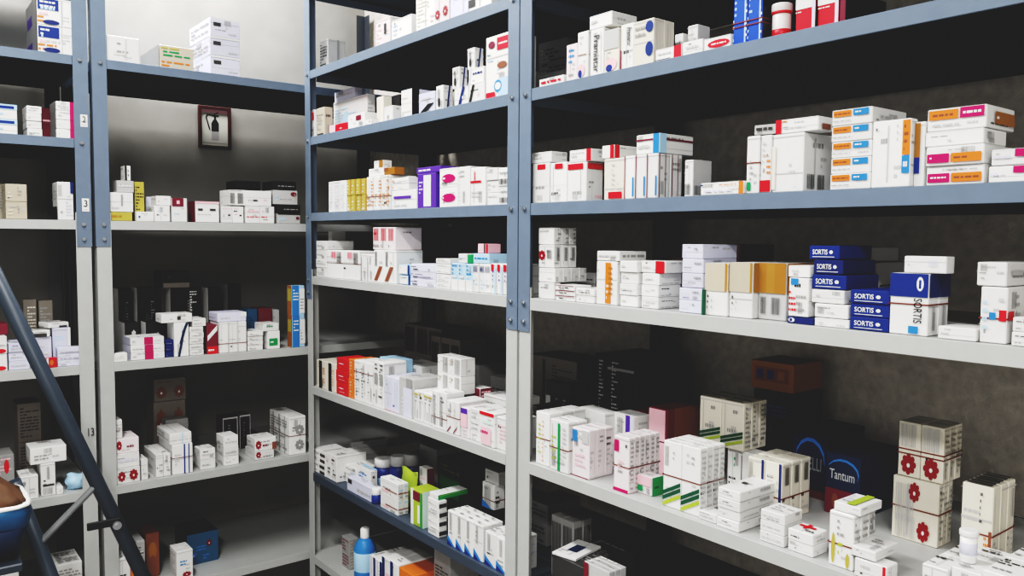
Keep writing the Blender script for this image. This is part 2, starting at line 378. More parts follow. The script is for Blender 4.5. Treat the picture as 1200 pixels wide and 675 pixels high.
# ---- right bay, upper white shelf
shelf('C', 4)
WH = 'F .1 .35 .9 .65 ~G;'
a = q(.012, 630.5, 649, 331, 650, 'W', 'F .05 .05 .3 .25 ~G;', 'plain white upright box at foot of tall pile')
b = q(None, 631, 650, 314, 688, 'W', 'R .1 0 .12 1 G;R .5 0 .52 1 G;', 'narrow white box in third layer', on=a, nd=4)
c = q(None, 631, 649, 287, 676, 'W', 'F -.0 .3 .5 .8 *CX;F .6 .4 .9 .8 |DK;R .3 .3 .7 .9 |DK;', 'white box with red flower mark and barcode', on=b, nd=3)
q(None, 631, 649, 266.5, 676, 'W', 'F .1 .7 .9 .9 ~G;R .5 0 .95 1 ~GY;', 'white box in highest layer of tall pile', on=c, nd=3)
q(.008, 650, 673, 334, .05, 'W', 'F .2 .3 .9 .7 ~DK;F 0 .85 1 1 MR;', 'thin flat white box with dark red top edge', nz=3)
q(.010, 673.5, 696, 338, .07, 'W', 'F .2 .3 .8 .6 ~DK;', 'thin flat white box before the orange box', nz=2)
q(.16, 672, 696, 319, .1, 'G', 'F .1 .3 .9 .5 ~DK;', 'grey white flat box behind thin boxes', nz=2)
a = q(.012, 696.5, 722, 306, .10, 'W', 'F .45 .03 .72 .97 OR;F .5 .1 .62 .5 ~CR;F .6 .2 .8 .9 ~DO;', 'white upright box with orange brush stripe')
q(None, 699, 728, 294, 760, 'W', 'F .1 .3 .9 .7 ~G;R .1 .2 .9 .8 ~GY;', 'flat white box lying on orange striped box', on=a)
a = q(.016, 723, 749, 305.5, .12, 'W', WH, 'flat white box in plain stack', nz=4)
b = q(.022, 749.5, 771, 320, 798, 'W', 'F .3 .4 .7 .6 ~G;R .1 .1 .9 .2 ~GY;', 'white box with grey side, plain stack', nz=3)
q(None, 749.5, 780, 305.5, .12, 'W', 'F .62 0 .98 1 RD;F .1 .3 .55 .6 ~G;', 'flat white box with red end square', on=b)
q(.20, 786, 798, 300, .08, 'MR', 'F .1 .1 .9 .9 oRD;', 'small dark red box behind stacks')
a = q(.012, 794, 821, 337.5, .10, 'LV', 'F .6 .55 .95 .85 ~GY;F .1 .3 .5 .4 ~G;', 'pale lavender box at foot of tower', nz=2)
q(None, 799, 824, 286, .10, 'LV', 'F .6 .55 .95 .85 ~GY;F .1 .2 .5 .3 ~G;', 'pale lavender box higher in tower', on=a, nz=3)
q(.004, 821.8, 824.6, 339, .0075, 'DG', 'F .1 .2 .8 .8 ~GR;', 'thin dark green box edge on')
q(.22, 832, 866, 286, .12, 'BR', 'F .1 .2 .9 .8 ~DO;', 'dark brown box standing behind gold boxes')
GO = 'F 0 .47 1 1 BE;F .9 .47 1 1 GO;F .12 .1 .2 .42 ~DK;F .3 .1 .36 .35 ~GY;R 0 .47 1 1 GO;R .2 .05 .3 .35 |DK;'
q(.012, 826.5, 853, 308, .11, 'W', GO, 'tall white and beige carton, nearest green edge', name='medicine_carton')
q(.012, 853.5, 881, 307.5, .11, 'W', GO, 'tall white and beige carton with gold corner', name='medicine_carton')
q(.03, 889, 922, 308, .11, 'G', 'F 0 .47 1 1 GB;F .3 .47 .6 1 GO;R 0 .47 1 1 GB;F .1 .1 .3 .4 |DK;F .5 .1 .8 .4 |DK;', 'tall carton with glossy gold upper half', name='medicine_carton')
a = q(.012, 921, 952, 372, .09, 'NV', 'F .05 .2 .3 .9 oW;F .1 .3 .2 .8 NV;', 'low navy box with white emblem')
b = q(None, 924, 949, 325.5, .09, 'W', 'F .12 .82 .5 .99 CY;F .05 .1 .4 .7 ~RD;F .4 .1 .9 .6 ~GY;', 'white upright box with blue square and red print', on=a)
q(None, 923, 949, 311, .09, 'W', 'F .2 .4 .5 .7 ~G;', 'small white box on top of white upright box', on=b)
a = q(.010, 953, 994, 373.5, .10, 'W', 'F .15 .3 .3 .6 ~G;', 'plain white box at foot of mixed stack')
b = q(None, 954, 994, 356.5, .10, 'W', 'F .1 .3 .3 .8 |GY;F .4 .3 .8 .5 ~G;', 'white box with barcode in mixed stack', on=a)
c = q(None, 950, 989, 339.5, .10, 'W', 'F .15 .4 .3 .7 ~G;', 'upper white box in mixed stack', on=b)
d = q(None, 950, 992, 322, .10, 'BL', SR, 'blue lettered box resting on white boxes', on=c)
e = q(None, 953, 988, 304.5, .10, 'NV', SR, 'black navy lettered box in mixed stack', on=d)
q(None, 948, 984, 287.5, .10, 'BL', SR, 'blue lettered box crowning mixed stack', on=e)
a = q(.16, 999, 1027, 307, .12, 'G', 'F .1 .3 .8 .7 ~DK;', 'dim grey box behind navy stack', nz=2)
q(None, 992, 1019, 289, .1, 'G', 'F .1 .3 .8 .7 ~DK;', 'dim grey box perched above navy stack', on=a)
q(.010, 995, 1042, 340, .11, 'BL', SR, 'navy blue box with white lettering stacked flat', nz=3)
a = q(.012, 1042.5, 1089, 320, 1113, 'W', 'F 0 .62 1 1 BL;F .7 .72 .88 .95 oW;F .76 .76 .82 .9 BL;F .64 .20 .86 .60 v:SORTIS:BK;F .52 .03 .78 .15 CY;R 0 .62 1 1 NV;R .3 .1 .6 .5 |GY;', 'large white and blue upright carton', nd=2, band=.5, name='medicine_carton', bl='large white and blue cartons')
q(None, 1058.5, 1109, 300, 1119, 'W', 'F .6 .4 .8 .8 |LV;F .1 .4 .5 .6 ~G;', 'flat white box on blue and white carton', on=a)
q(.006, 1098, 1146, 383.5, .06, 'W', 'F .1 .3 .3 .6 ~G;', 'low flat white box beside the cartons')
a = q(.012, 1147, 1181.5, 336, .12, 'W', 'F .35 .42 .6 .55 CY;F .72 .4 1 .6 RD;F .1 .2 .3 .8 ~LB;F .7 .7 .9 .85 ~G;R 0 .42 .3 .58 RD;R .4 .2 .6 .9 ~GY;', 'white box with blue square and red label', nd=2, band=.44, bl='red labelled boxes')
q(None, 1145, 1181, 307, .12, 'W', 'F .1 .5 .9 .6 ~GY;F .15 .25 .3 .4 ~GY;R .1 .3 .9 .8 ~G;', 'white box lying on red labelled upright box', on=a)
q(.004, 1184.5, 1232, 373, .06, 'W', 'F .1 .65 .6 .8 ~DK;F .1 .2 .6 .3 ~DK;', 'white box with dark text rows', nz=2)

# ---- right bay, lower white shelf (front row first)
shelf('C', 5)
VL = 'R .3 .1 .5 .9 ~G;R 0 .3 .04 1 G;'
q(.09, 619.5, 628, 476, .10, 'BK', 'F .2 .5 .8 .9 ~GY;', 'black upright box touching centre post')
q(545, 628, 644, 483, 686, 'W', 'F .5 .05 .6 .95 ~OR;F .2 .2 .4 .8 ~LG;', 'white upright box with orange line beside centre post', nd=3, band=.5, bl='white boxes beside centre post')
q(553, 644.5, 667.5, 493, 690, 'W', 'F .45 .02 .58 .95 GR;F .1 .2 .35 .7 ~LG;F .7 .2 .9 .9 ~G;', 'white upright box with green vertical stripe', nd=2, band=.45, bl='green striped boxes')
q(559, 668.5, 690.5, 502, 719, 'PW', 'F .05 .72 .32 .96 CY;F .35 .75 .9 .92 ~G;F .6 .72 .98 .98 G;F .2 .2 .8 .5 ~PK;F 0 0 1 .02 MR;R .1 .2 .5 .6 ~G;R 0 0 1 .02 GY;', 'white box with blue logo and pinkish front', nd=3)
q(577, 719.5, 741, 512, 777, 'PW', 'F .05 .72 .35 .93 MG;F .78 .78 .92 .92 ~DK;F 0 0 1 .06 MG;F .3 .4 .7 .6 ~PK;R .2 .05 .8 .95 ~GY;', 'thin white box with magenta patch', nd=6, band=.46, bl='magenta marked bundle')
q(579, 743, 763.5, 557, 776, 'PW', 'F 0 .5 1 1 PK;F .05 .15 .4 .45 GR;R 0 0 1 1 GR;R .2 .3 .7 .6 ~DG;', 'low pinkish box with green side')
q(600, 777.5, 824, 521, 853, 'W', ST+'R .15 .1 .85 .9 ~G;', 'white upright box with slanted green stripes', nx=2, nd=4, band=.48, bl='front striped bundle')
a = q(.20, 852, 886, 528, 899, 'W', 'F .5 .55 .8 .85 ~GR;F 0 .1 .05 .9 DK;R .1 .1 .9 .9 ~GY;', 'white upright box under rear striped bundle', nx=2, nd=3)
a.z1 = max(a.z1, a.z0+.06)
q(.19, 818, 872, 468, 899, 'CR', ST+'R .15 .05 .85 .95 ~GY;T .1 .1 .9 .3 DK;', 'off white striped box standing higher at rear', nx=2, nd=3, bl='rear striped bundle')
BOXES[-1].on = a; BOXES[-1].z0 = a.z1+.0006; BOXES[-1].s0 += .004
q(.115, 876, 917, 539, 950, 'CR', 'F .84 0 .98 1 NV;F .2 .1 .5 .8 ~G;R .2 .62 .7 .93 |DK;R .1 .1 .8 .3 ~G;', 'cream upright box with navy edge and barcodes', nx=2, nd=3, band=.4, bl='navy edged bundle')
a = q(.014, 815, 839, 600, .08, 'W', 'T .3 .3 .7 .5 ~DK;F .1 .3 .9 .7 ~G;', 'low flat white box left of plain stack')
q(.010, 839.5, 866, 574, 908, 'W', 'R .55 .5 .85 .85 |GY;T .3 .45 .55 .55 DK;F .1 .5 .9 .6 ~G;R 0 .02 1 .05 GY;', 'white box in plain stack with dark mark', nz=4)
b = q(.012, 890, 919, 600, 940, 'W', 'F .1 .4 .9 .6 ~G;T .2 .2 .8 .8 ~G;', 'small white box in low stack', nz=3)
q(.012, 922.5, 953, 623, 970, 'W', 'F .3 .3 .75 .55 ~DK;T .1 .55 .75 .72 RD;T .35 .35 .5 .9 RD;T .55 .1 .9 .35 ~DK;R .2 .2 .8 .6 ~G;', 'small white box with red arrow mark', nz=2)
a = q(.014, 971.5, 1001, 601, 1026, 'W', 'F .12 .05 .28 .62 oOL;F .72 .02 .88 .3 oOL;F .35 .55 .9 .9 ~GY;R .1 .4 .9 .9 ~GY;F .4 .2 .6 .5 ~LG;', 'white upright box with olive leaf print', nd=3, band=.42, bl='leaf printed boxes')
q(None, 977, 1009, 591, 1034, 'W', 'T .45 0 .75 1 LG;T .1 .2 .4 .8 ~LV;F .6 .1 .9 .3 ~G;', 'white box lying on leaf printed boxes', on=a)
a = q(.004, 1000, 1039, 659, 1052, 'W', 'F .88 0 .97 1 RD;F .2 .5 .5 .8 ~G;', 'white box with red vertical edge, lower of pair')
q(None, 997, 1026, 643, 1052, 'W', 'F .4 .4 .75 .6 ~DK;F 0 0 1 .06 BK;T .3 .5 .8 .8 ~GY;', 'white box with small dark text, upper of pair', on=a)
RF = 'F .12 .02 .88 .44 *CX;F .1 .55 .85 .96 |G;R .15 .1 .85 .9 ~GY;'
a = q(.215, 1046, 1101, 562, 1117, 'CR', 'F .08 .3 .5 .9 |G;F .35 .62 .62 .97 *CX;F .55 .02 .85 .38 *CX;F .1 .05 .5 .4 |G;R .1 .1 .9 .9 ~GY;', 'cream box bundle with two red flowers', nx=1, nd=3, band=.52, bl='lower red flower boxes', yaw=0)
q(None, 1053, 1107, 497, 1128, 'CR', RF, 'cream upright box with red flower at foot', on=a, nx=2, nd=3, band=[.42, .5], bl='upper red flower boxes')
q(.13, 1127, 1165, 568, 1190, 'CR', 'F .75 .05 .9 .5 ~OR;F .9 0 1 .55 BR;F .6 .6 .7 .95 ~DK;T .1 .1 .9 .4 DK;T .1 .6 .9 .9 DK;', 'cream upright box with brown corner, dark capped', nx=1, nd=3, band=.5, bl='brown cornered boxes')
XT = 'T .05 .5 .75 .75 ~DK;T .1 .15 .6 .3 ~GY;F .05 .4 .6 .7 ~GY;'
q(.006, 1080, 1112, 664, .13, 'W', XT, 'flat white box under the tub, near edge', nd=2)
q(.012, 1112.5, 1150, 668, .15, 'W', XT, 'flat white box carrying the tub', nd=2)
TUBBASE = BOXES[-1]
q(.008, 1150.5, 1200, 674, .15, 'W', XT, 'flat white box right of the tub', nd=2)
# the dim back of the same shelf
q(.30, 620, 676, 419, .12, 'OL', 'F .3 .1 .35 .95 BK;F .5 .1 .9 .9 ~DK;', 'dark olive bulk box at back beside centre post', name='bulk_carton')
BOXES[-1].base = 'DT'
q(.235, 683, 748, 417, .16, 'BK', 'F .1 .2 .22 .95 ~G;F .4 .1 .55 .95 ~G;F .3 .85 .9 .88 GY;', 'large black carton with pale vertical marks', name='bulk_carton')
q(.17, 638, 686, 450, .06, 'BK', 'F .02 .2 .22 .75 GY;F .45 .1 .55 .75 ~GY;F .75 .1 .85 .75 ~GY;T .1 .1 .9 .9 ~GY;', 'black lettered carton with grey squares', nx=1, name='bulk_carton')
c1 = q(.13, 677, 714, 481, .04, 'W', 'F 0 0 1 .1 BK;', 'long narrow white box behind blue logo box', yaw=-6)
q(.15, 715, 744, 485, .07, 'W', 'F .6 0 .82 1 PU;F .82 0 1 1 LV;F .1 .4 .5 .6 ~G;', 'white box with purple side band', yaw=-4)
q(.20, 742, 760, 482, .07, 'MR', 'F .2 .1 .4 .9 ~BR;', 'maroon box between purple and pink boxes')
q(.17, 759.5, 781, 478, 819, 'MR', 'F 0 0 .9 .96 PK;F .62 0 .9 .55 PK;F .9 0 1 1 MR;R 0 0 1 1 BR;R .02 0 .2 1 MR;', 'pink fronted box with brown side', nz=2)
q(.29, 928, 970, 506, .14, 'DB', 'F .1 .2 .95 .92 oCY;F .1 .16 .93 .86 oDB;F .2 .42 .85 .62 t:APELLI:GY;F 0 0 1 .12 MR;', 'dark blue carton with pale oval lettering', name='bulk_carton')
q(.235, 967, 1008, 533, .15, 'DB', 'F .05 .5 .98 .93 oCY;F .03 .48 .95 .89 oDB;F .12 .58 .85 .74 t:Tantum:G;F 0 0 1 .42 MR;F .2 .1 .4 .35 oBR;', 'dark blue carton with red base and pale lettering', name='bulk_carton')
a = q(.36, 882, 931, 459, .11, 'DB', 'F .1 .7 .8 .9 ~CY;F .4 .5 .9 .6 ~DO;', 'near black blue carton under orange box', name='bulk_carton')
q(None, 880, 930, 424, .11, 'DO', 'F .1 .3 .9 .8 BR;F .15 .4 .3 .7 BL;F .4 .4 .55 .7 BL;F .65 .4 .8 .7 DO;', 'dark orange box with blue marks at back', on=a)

# ---- right bay, dark bottom shelf
shelf('C', 6)
q(.20, 616, 640, 588, .12, 'GY', 'F .1 .1 .9 .9 ~DK;', 'dim grey box stacked beside centre post', nz=2)
q(.10, 640, 672, 606, 694, 'GY', 'F .1 .3 .9 .9 |DK;R .1 .3 .9 .9 |DK;', 'dim barcoded box', nx=2, nd=2, )
a = q(.02, 645, 682, 657, .16, 'DK', 'T .1 .1 .9 .9 ~GY;', 'dark low carton under loose boxes')
q(None, 645, 668, 652, .10, 'W', 'T .3 .3 .7 .7 DB;F .1 .3 .9 .6 ~DK;', 'white box with dark blue mark on dark carton', on=a, yaw=12)
q(.02, 684, 714, 664, 734, 'G', 'R .2 .2 .8 .8 |DK;T .1 .1 .9 .9 ~W;F .0 0 .2 1 MR;', 'pale grey box with maroon edge', nd=3)
# ---- middle bay
shelf('B', 1)
q(.05, 373, 384, 47, 405, 'G', 'F .1 .2 .9 .9 ~DK;R .5 .1 .6 1 GY;', 'grey box standing alone near the corner')
q(.014, 440, 457, 22, .12, 'PW', 'F .6 .4 .75 .8 BK;F .1 .1 .4 .7 ~PK;', 'pinkish white box with black mark')
q(.012, 457.5, 481, 20, .10, 'W', 'F .1 .2 .3 .8 ~LB;', 'white box with pale blue print')
q(.012, 486, 508, -20, .12, 'W', 'F .1 .1 .6 .9 ~CR;F .8 .1 1 .3 ~PK;', 'white carton with faint beige print')
q(.012, 508.5, 526, -26, .12, 'PW', 'F .05 .10 .42 .34 *CX;F .58 .12 .95 .38 *CX;F .1 .6 .9 .8 ~LV;', 'white carton with red figures')
q(.012, 526.5, 548, -34, .12, 'LV', 'F .2 .3 .4 .9 ~G;F .8 .3 .9 .9 ~G;', 'lavender white carton')
q(.012, 548.5, 575, -40, .12, 'W', 'F .0 .12 .3 .3 BK;F .2 .5 .9 .9 ~G;', 'white carton with black corner mark')
shelf('B', 2)
q(.012, 358.5, 369, 129, .05, 'W', 'F .05 .62 .95 .9 RD;F .3 .6 .6 .92 W;F .2 .1 .8 .5 ~G;', 'small white box with red top by corner post')
q(.02, 369.5, 380, 126, .03, 'BE', 'F .1 .2 .9 .8 ~GY;F .1 0 .9 .1 DK;', 'small beige box')
a = q(.10, 382, 430, 116, 440, 'W', 'F .05 .2 .9 .8 ~LB;F .3 .3 .5 .7 oLB;', 'large white carton behind red box', name='medicine_carton')
q(None, 380, 415, 107, 425, 'LV', 'F .1 .3 .9 .7 ~G;', 'white lid box on the large carton', on=a)
q(.006, 386, 406.5, 145, .06, 'RD', 'F 0 0 .35 1 PK;F .6 .2 .9 .5 ~W;', 'low red box with pink end')
q(.008, 407, 427, 133, .06, 'W', 'F .5 .5 .8 .85 MR;F .3 .3 .7 .4 ~G;', 'white box with maroon emblem')
q(.008, 427.5, 435, 140, .02, 'W', 'F .7 .4 1 .9 ~RD;', 'small white box with red spots')
q(.03, 441, 449, 113, .03, 'CR', 'F .1 .1 .8 .3 ~G;', 'slim cream upright box')
q(.008, 449.5, 460, 124, .05, 'W', '', 'small plain white box')
q(.008, 468.5, 481, 104.5, 510, 'W', 'R 0 0 1 1 BK;R .3 .5 1 1 LV;F .1 .3 .9 .5 ~CR;', 'white box with black side', nz=2)
q(.06, 452, 468, 112, .05, 'BK', 'F .1 .3 .8 .6 ~GY;', 'black box between white boxes')
q(.02, 490, 509, 108, .05, 'LV', 'F 0 0 1 .45 \\BK;F .2 .6 .8 .8 ~G;', 'lavender box with black slash')
SW = 'F .3 .15 .6 .85 |BK;F .35 .1 .65 .5 oBK;R .3 0 .7 1 \\NV;R .1 .78 .5 .95 ~G;R .62 .3 .95 .7 ~LV;'
a = q(.012, 510.5, 519, 100, 531, 'W', SW, 'white box with dark swoosh, lowest step')
b = q(.012, 531.5, 548, 102, .10, 'W', 'F .3 0 .8 1 \\NV;F .6 .2 .95 .6 ~LV;', 'white box with dark swoosh, foot of middle step')
c = q(None, 529.5, 538, 78.5, 548, 'W', SW, 'white box with dark swoosh, middle step', on=b)
d = q(.012, 548.5, 567, 98, .10, 'W', 'F .0 0 .4 1 \\BK;F .6 .2 .95 .6 ~PK;', 'white box with dark swoosh, foot of highest step')
e = q(None, 549, 567, 79, .09, 'W', 'F .3 .5 .9 .8 ~NV;F .0 0 .2 1 \\LV;', 'white box under highest step', on=d)
q(None, 547.5, 556, 56, 567, 'W', SW, 'white box with dark swoosh, highest step', on=e)
q(.012, 568.5, 597, 40, .08, 'W', 'F .48 .75 .95 .95 RD;F .55 .82 .9 .88 ~W;F .12 .8 .4 .92 oMR;F .08 .68 .35 .73 ~TL;F .1 .58 .9 .64 ~LB;F .5 .45 .9 .56 oBR;F .55 .0 1 .3 LB;F .38 .08 .7 .28 oCY;F .42 .12 .66 .24 oW;F .05 .01 .42 .1 RD;', 'tall white carton with red label and blue wave', name='medicine_carton')
shelf('B', 3)
q(.012, 384, 405, 212, .09, 'W', 'F .2 .1 .7 .9 ~LV;', 'plain white narrow box', nx=3)
q(.012, 405.5, 429, 209.5, .09, 'OL', 'F .7 0 1 1 GO;F .1 .1 .4 .9 ~W;F 0 .02 .6 .2 ~CR;', 'small olive gold box', nx=4, nz=2)
a = q(.012, 429.5, 457, 206, .09, 'W', 'F .6 .1 1 .9 ~OR;F .1 .1 .5 .5 ~GO;F .9 0 .93 1 DO;', 'white box with orange print', nx=3, band=.4, bl='orange printed boxes')
b = q(None, 432, 449.5, 197, .04, 'W', '', 'small white box on orange printed boxes', on=a)
q(None, 450, 462, 196, .035, 'DO', 'F .0 .5 .4 1 BR;', 'small orange brown box', on=a)
q(None, 438, 449, 188, .03, 'W', 'F .6 0 1 1 DO;', 'small white box crowning the orange pile', on=b)
a = q(.014, 457.5, 487, 222.5, .09, 'W', 'F .1 .55 .8 .7 PU;F .1 .1 .9 .3 ~G;', 'white box with purple line', )
q(None, 459, 479, 208, .09, 'W', 'F .05 .2 .3 .8 ~OR;F .4 .3 .9 .5 ~G;', 'white box above purple line', on=a, nz=2)
a = q(.014, 488.5, 510, 203, .09, 'PU', 'F .35 .05 .75 .95 W;F .1 .4 .3 .8 ~LV;', 'purple box with white panel', nx=1)
q(None, 488, 520, 195, .06, 'PU', 'F .1 .2 .6 .8 ~W;', 'purple box lying on top', on=a)
q(.014, 510.5, 536, 197, .09, 'W', 'F .15 .25 .9 .7 oMG;F .2 .38 .85 .58 ~W;', 'white box with magenta oval', nz=2)
q(.014, 536.5, 551, 195, .09, 'W', 'F .1 .1 .2 .9 ~G;', 'white upright box left of crimson line')
q(.014, 551.5, 569, 196, .09, 'W', 'F .0 .6 .75 .66 RD;F .3 .68 .35 .9 RD;F .1 .2 .6 .4 ~G;', 'white upright box with crimson line')
q(.014, 569.5, 583, 196.5, .09, 'W', 'F .1 .2 .3 .4 ~G;F .1 .6 .9 .8 ~G;', 'white flat box beside end stack', nz=3)
q(.014, 583.5, 597, 196, .09, 'W', 'F .1 .1 .9 .4 |DK;F .2 .6 .9 .8 ~GY;', 'white barcoded box at end', nz=2)
shelf('B', 4)
q(.012, 370, 382, 282, .10, 'W', 'F .1 .3 .9 .6 ~G;', 'white flat box at corner end', nz=4)
q(.09, 373, 384, 271, .10, 'W', '', 'white upright box behind corner stack', nz=1)
q(.14, 384.5, 404, 271, 440, 'G', 'R 0 0 1 1 GY;', 'grey white box at rear', nz=2)
q(.010, 383, 421, 293.5, .10, 'W', 'F .05 .5 .8 .65 ~G;F .30 .72 .62 .96 PK;F .34 .74 .58 .94 |RD;F .68 .55 .94 .95 |DK;', 'white box with red label and barcode', nx=1, nz=1, band=.55)
BOXES[-1].n = (1, 2, 1)
q(.010, 421.5, 437, 298, .10, 'W', 'F .1 0 .2 .9 GY;F .5 .05 .8 .4 |GY;', 'white narrow barcoded box', nx=2)
a = q(.010, 437.5, 464, 293, .09, 'W', 'F .0 .05 .8 .5 \\BR;F .1 .5 .3 .95 |DK;F .5 .55 .8 .7 ~G;', 'white box with black and brown print', nx=2)
q(None, 437, 463, 266, .09, 'PW', 'F .15 .4 .85 .95 |RD;F .1 .05 .9 .3 ~GY;', 'pinkish box with red barcodes', on=a, nx=3)
q(.10, 460, 472, 292, .08, 'GY', 'F .2 .2 .8 .8 ~DK;', 'dim grey box behind swoosh prints')
q(.10, 452, 467.5, 112, .04, 'BK', '', 'black box between white boxes')
BOXES.pop()
q(.012, 468, 480, 310, .08, 'LB', 'F 0 .1 .8 .9 W;F .1 .6 .7 .8 ~TL;F .85 0 1 1 BL;', 'small white and blue box', nz=2)
q(.010, 480.5, 510, 309.5, .09, 'LV', 'F .02 .55 .95 .72 ~NV;F .1 .2 .3 .35 DK;F .7 .1 .95 .5 ~GY;', 'lavender white flat box', nz=3)
q(.010, 510.5, 527.5, 303, .09, 'W', 'F .1 .4 .9 .7 ~G;', 'white flat box in slim stack', nz=6)
a = q(.010, 528, 553, 308.5, .10, 'LB', 'F .1 .55 .8 .98 ~CY;F .0 0 1 .4 W;F .1 .4 .7 .6 ~W;', 'pale blue upright box', nx=3)
b = q(.010, 553.5, 574, 309, .10, 'W', 'F .1 .7 .9 .92 |NV;F .3 .1 .9 .5 ~LB;', 'white blue upright box with barcode', nx=3)
c = q(.010, 574.5, 595, 309, .10, 'W', 'F .1 .75 .6 .98 RD;F .3 .4 .6 .8 ~PU;F .7 .0 1 .9 LB;', 'white upright box with red corner', nx=3)
q(None, 537, 547, 297, .06, 'W', 'F .1 .4 .9 .7 ~LB;', 'small white box on pale blue boxes', on=a)
q(None, 547.5, 553, 298, .06, 'GR', '', 'small green box on pale blue boxes', on=a)
a = q(None, 554, 573, 297, .06, 'LB', 'F .1 .3 .9 .7 ~CY;', 'blue box lying on barcoded boxes', on=b)
q(None, 559.5, 572, 285.5, .04, 'PK', 'F .6 0 .75 1 DK;F .8 0 1 1 RD;F .1 .2 .5 .8 ~W;', 'small pink box at pile top', on=a)
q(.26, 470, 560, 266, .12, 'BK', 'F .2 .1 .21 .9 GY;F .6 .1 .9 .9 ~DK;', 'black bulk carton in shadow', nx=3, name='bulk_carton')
shelf('B', 5)
q(.008, 370.5, 393, 424, .09, 'CR', 'F .3 0 .6 1 BK;F .7 .2 .9 .8 ~OR;', 'cream box with black band', nx=2)
q(.008, 393.5, 406.5, 420, .08, 'RD', 'F .2 .5 .7 .6 oPK;F .3 .2 .8 .3 ~PK;', 'red box', nz=3)
q(.008, 407, 414.5, 421, .08, 'OR', 'F .3 .1 .5 .9 ~CR;', 'orange box', nz=2)
q(.010, 415, 436, 424, .10, 'W', 'F .2 .5 .9 .56 ~DK;F .3 .1 .5 .8 ~TL;F .7 .2 .9 .6 ~BE;', 'white upright box beside orange', nx=3, band=.72, bl='white boxes beside orange')
q(.010, 436.5, 449, 424, .10, 'W', 'F .3 .5 .9 .75 GY;F .1 .2 .8 .3 ~DK;F .4 .8 .9 .98 ~DK;', 'white upright box with grey square', nx=2)
q(.09, 444, 464, 420, .12, 'LB', 'F .4 .7 .7 .9 BK;F .1 .1 .9 .6 ~W;', 'pale blue box behind bluish box')
q(.012, 450, 466, 442, .10, 'LV', 'F .4 .1 .6 .9 ~LB;F .1 .02 .9 .05 PK;', 'bluish white upright box', nx=2)
a = q(.014, 467, 484, 443, .10, 'G', 'F .3 0 .9 .75 LV;F .5 .75 .9 1 GY;F .2 .1 .9 .5 ~LV;', 'grey white upright box')
q(.15, 466, 493, 427, .10, 'W', 'F .3 .5 .8 .7 ~GY;', 'white box lying behind grey box')
a = q(.012, 484.5, 506, 460, .10, 'W', 'F .1 .8 .9 .98 ~OL;F .3 .1 .5 .7 |GY;', 'white upright box with gold edge', nx=4)
q(None, 493, 520, 420, .08, 'W', 'F .05 .5 .4 .9 ~BE;F .5 .1 .95 .95 |GY;', 'white barcoded box in tower', on=a, nz=2, nx=2)
BOXES[-1].d0 = .07; BOXES[-1].d1 = .15
q(.010, 506.5, 523, 459, .11, 'W', 'F .05 .1 .5 .9 |GY;F .0 .9 .2 1 ~PK;', 'white upright box with grey bars', nx=2, band=.3, bl='grey barred boxes')
q(.008, 523.5, 538, 470, .09, 'W', 'F .1 0 .7 .25 /MR;F .2 .5 .8 .8 ~G;', 'white upright box with maroon foot', nx=2, band=.5, bl='maroon footed boxes')
q(.008, 538.5, 549, 478, .08, 'PW', 'F 0 .35 .75 .98 PK;F 0 .8 .75 .98 PU;F .2 .05 .8 .3 ~G;', 'white upright box with pink half')
q(.010, 549.5, 561.5, 479, .08, 'W', 'F .2 .5 .9 .7 ~GY;F .2 .1 .9 .3 ~GY;', 'white flat box beside red top', nz=3)
q(.006, 562, 579.5, 483, .09, 'W', 'F 0 .9 1 1 RD;F .1 .05 .8 .55 PK;F .2 .6 .9 .8 ~MI;F .1 .3 .6 .5 ~MG;', 'white upright box with red cap and pink block')
q(.010, 580, 598, 490, .09, 'W', 'F .2 .2 .9 .8 ~PK;', 'white upright box at end near post')
q(.13, 566, 598, 465, .10, 'W', 'F .5 .3 .9 .6 ~LV;', 'white box behind red cap')
q(.12, 549, 562, 454, 576, 'W', 'F .4 0 1 1 MR;R 0 0 1 1 MR;R .1 .5 .9 .9 ~PK;', 'white and maroon box', nz=2)
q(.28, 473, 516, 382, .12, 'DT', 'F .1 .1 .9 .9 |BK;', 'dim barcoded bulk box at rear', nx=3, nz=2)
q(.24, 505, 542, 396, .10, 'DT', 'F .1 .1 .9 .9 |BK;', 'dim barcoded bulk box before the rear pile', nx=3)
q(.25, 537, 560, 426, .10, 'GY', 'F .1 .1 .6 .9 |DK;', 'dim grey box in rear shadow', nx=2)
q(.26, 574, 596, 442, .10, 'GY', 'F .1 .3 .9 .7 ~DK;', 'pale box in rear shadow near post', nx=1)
shelf('B', 6)
q(.010, 364, 381, 528, .09, 'W', 'F .1 .3 .5 .7 ~GY;F .6 .2 .95 .7 DK;', 'white flat box at corner end', nz=4)
a = q(.012, 381.5, 397, 533, .11, 'W', 'F .4 .2 .9 .5 ~DK;F .1 .6 .5 .9 ~BE;', 'white upright box in jumbled pile', nx=2, jit=0)
b = q(.04, 401, 417, 546, .10, 'W', 'F .1 .6 .9 .7 ~DK;F .5 .2 .8 .5 ~LB;', 'white box with thin dark lines', nz=2)
q(.006, 406, 437, 566, .035, 'LV', 'F .05 .6 .2 .9 DK;F .4 .2 .9 .6 ~G;', 'pale low box at front of pile', nz=1)
q(.045, 419, 434, 549, .025, 'W', 'F .1 .4 .7 .8 ~CY;T .2 .2 .7 .8 ~LB;T 0 .6 1 1 LB;', 'pale blue wrapped box in pile')
q(.15, 378, 412, 512, .14, 'G', 'F .2 .2 .8 .8 ~GY;', 'grey white box lying on rear of pile', yaw=-5, nz=3)
q(.012, 445.5, 466, 563, 479, 'W', 'F .3 .35 1 .42 BR;F .1 .1 .5 .4 ~PK;F .6 .02 .9 .3 ~GY;R 0 .35 1 .42 BR;R .1 .5 .9 .9 ~LB;R .3 .02 .9 .3 ~GY;', 'white box before blue bottles', nz=2, nd=2)
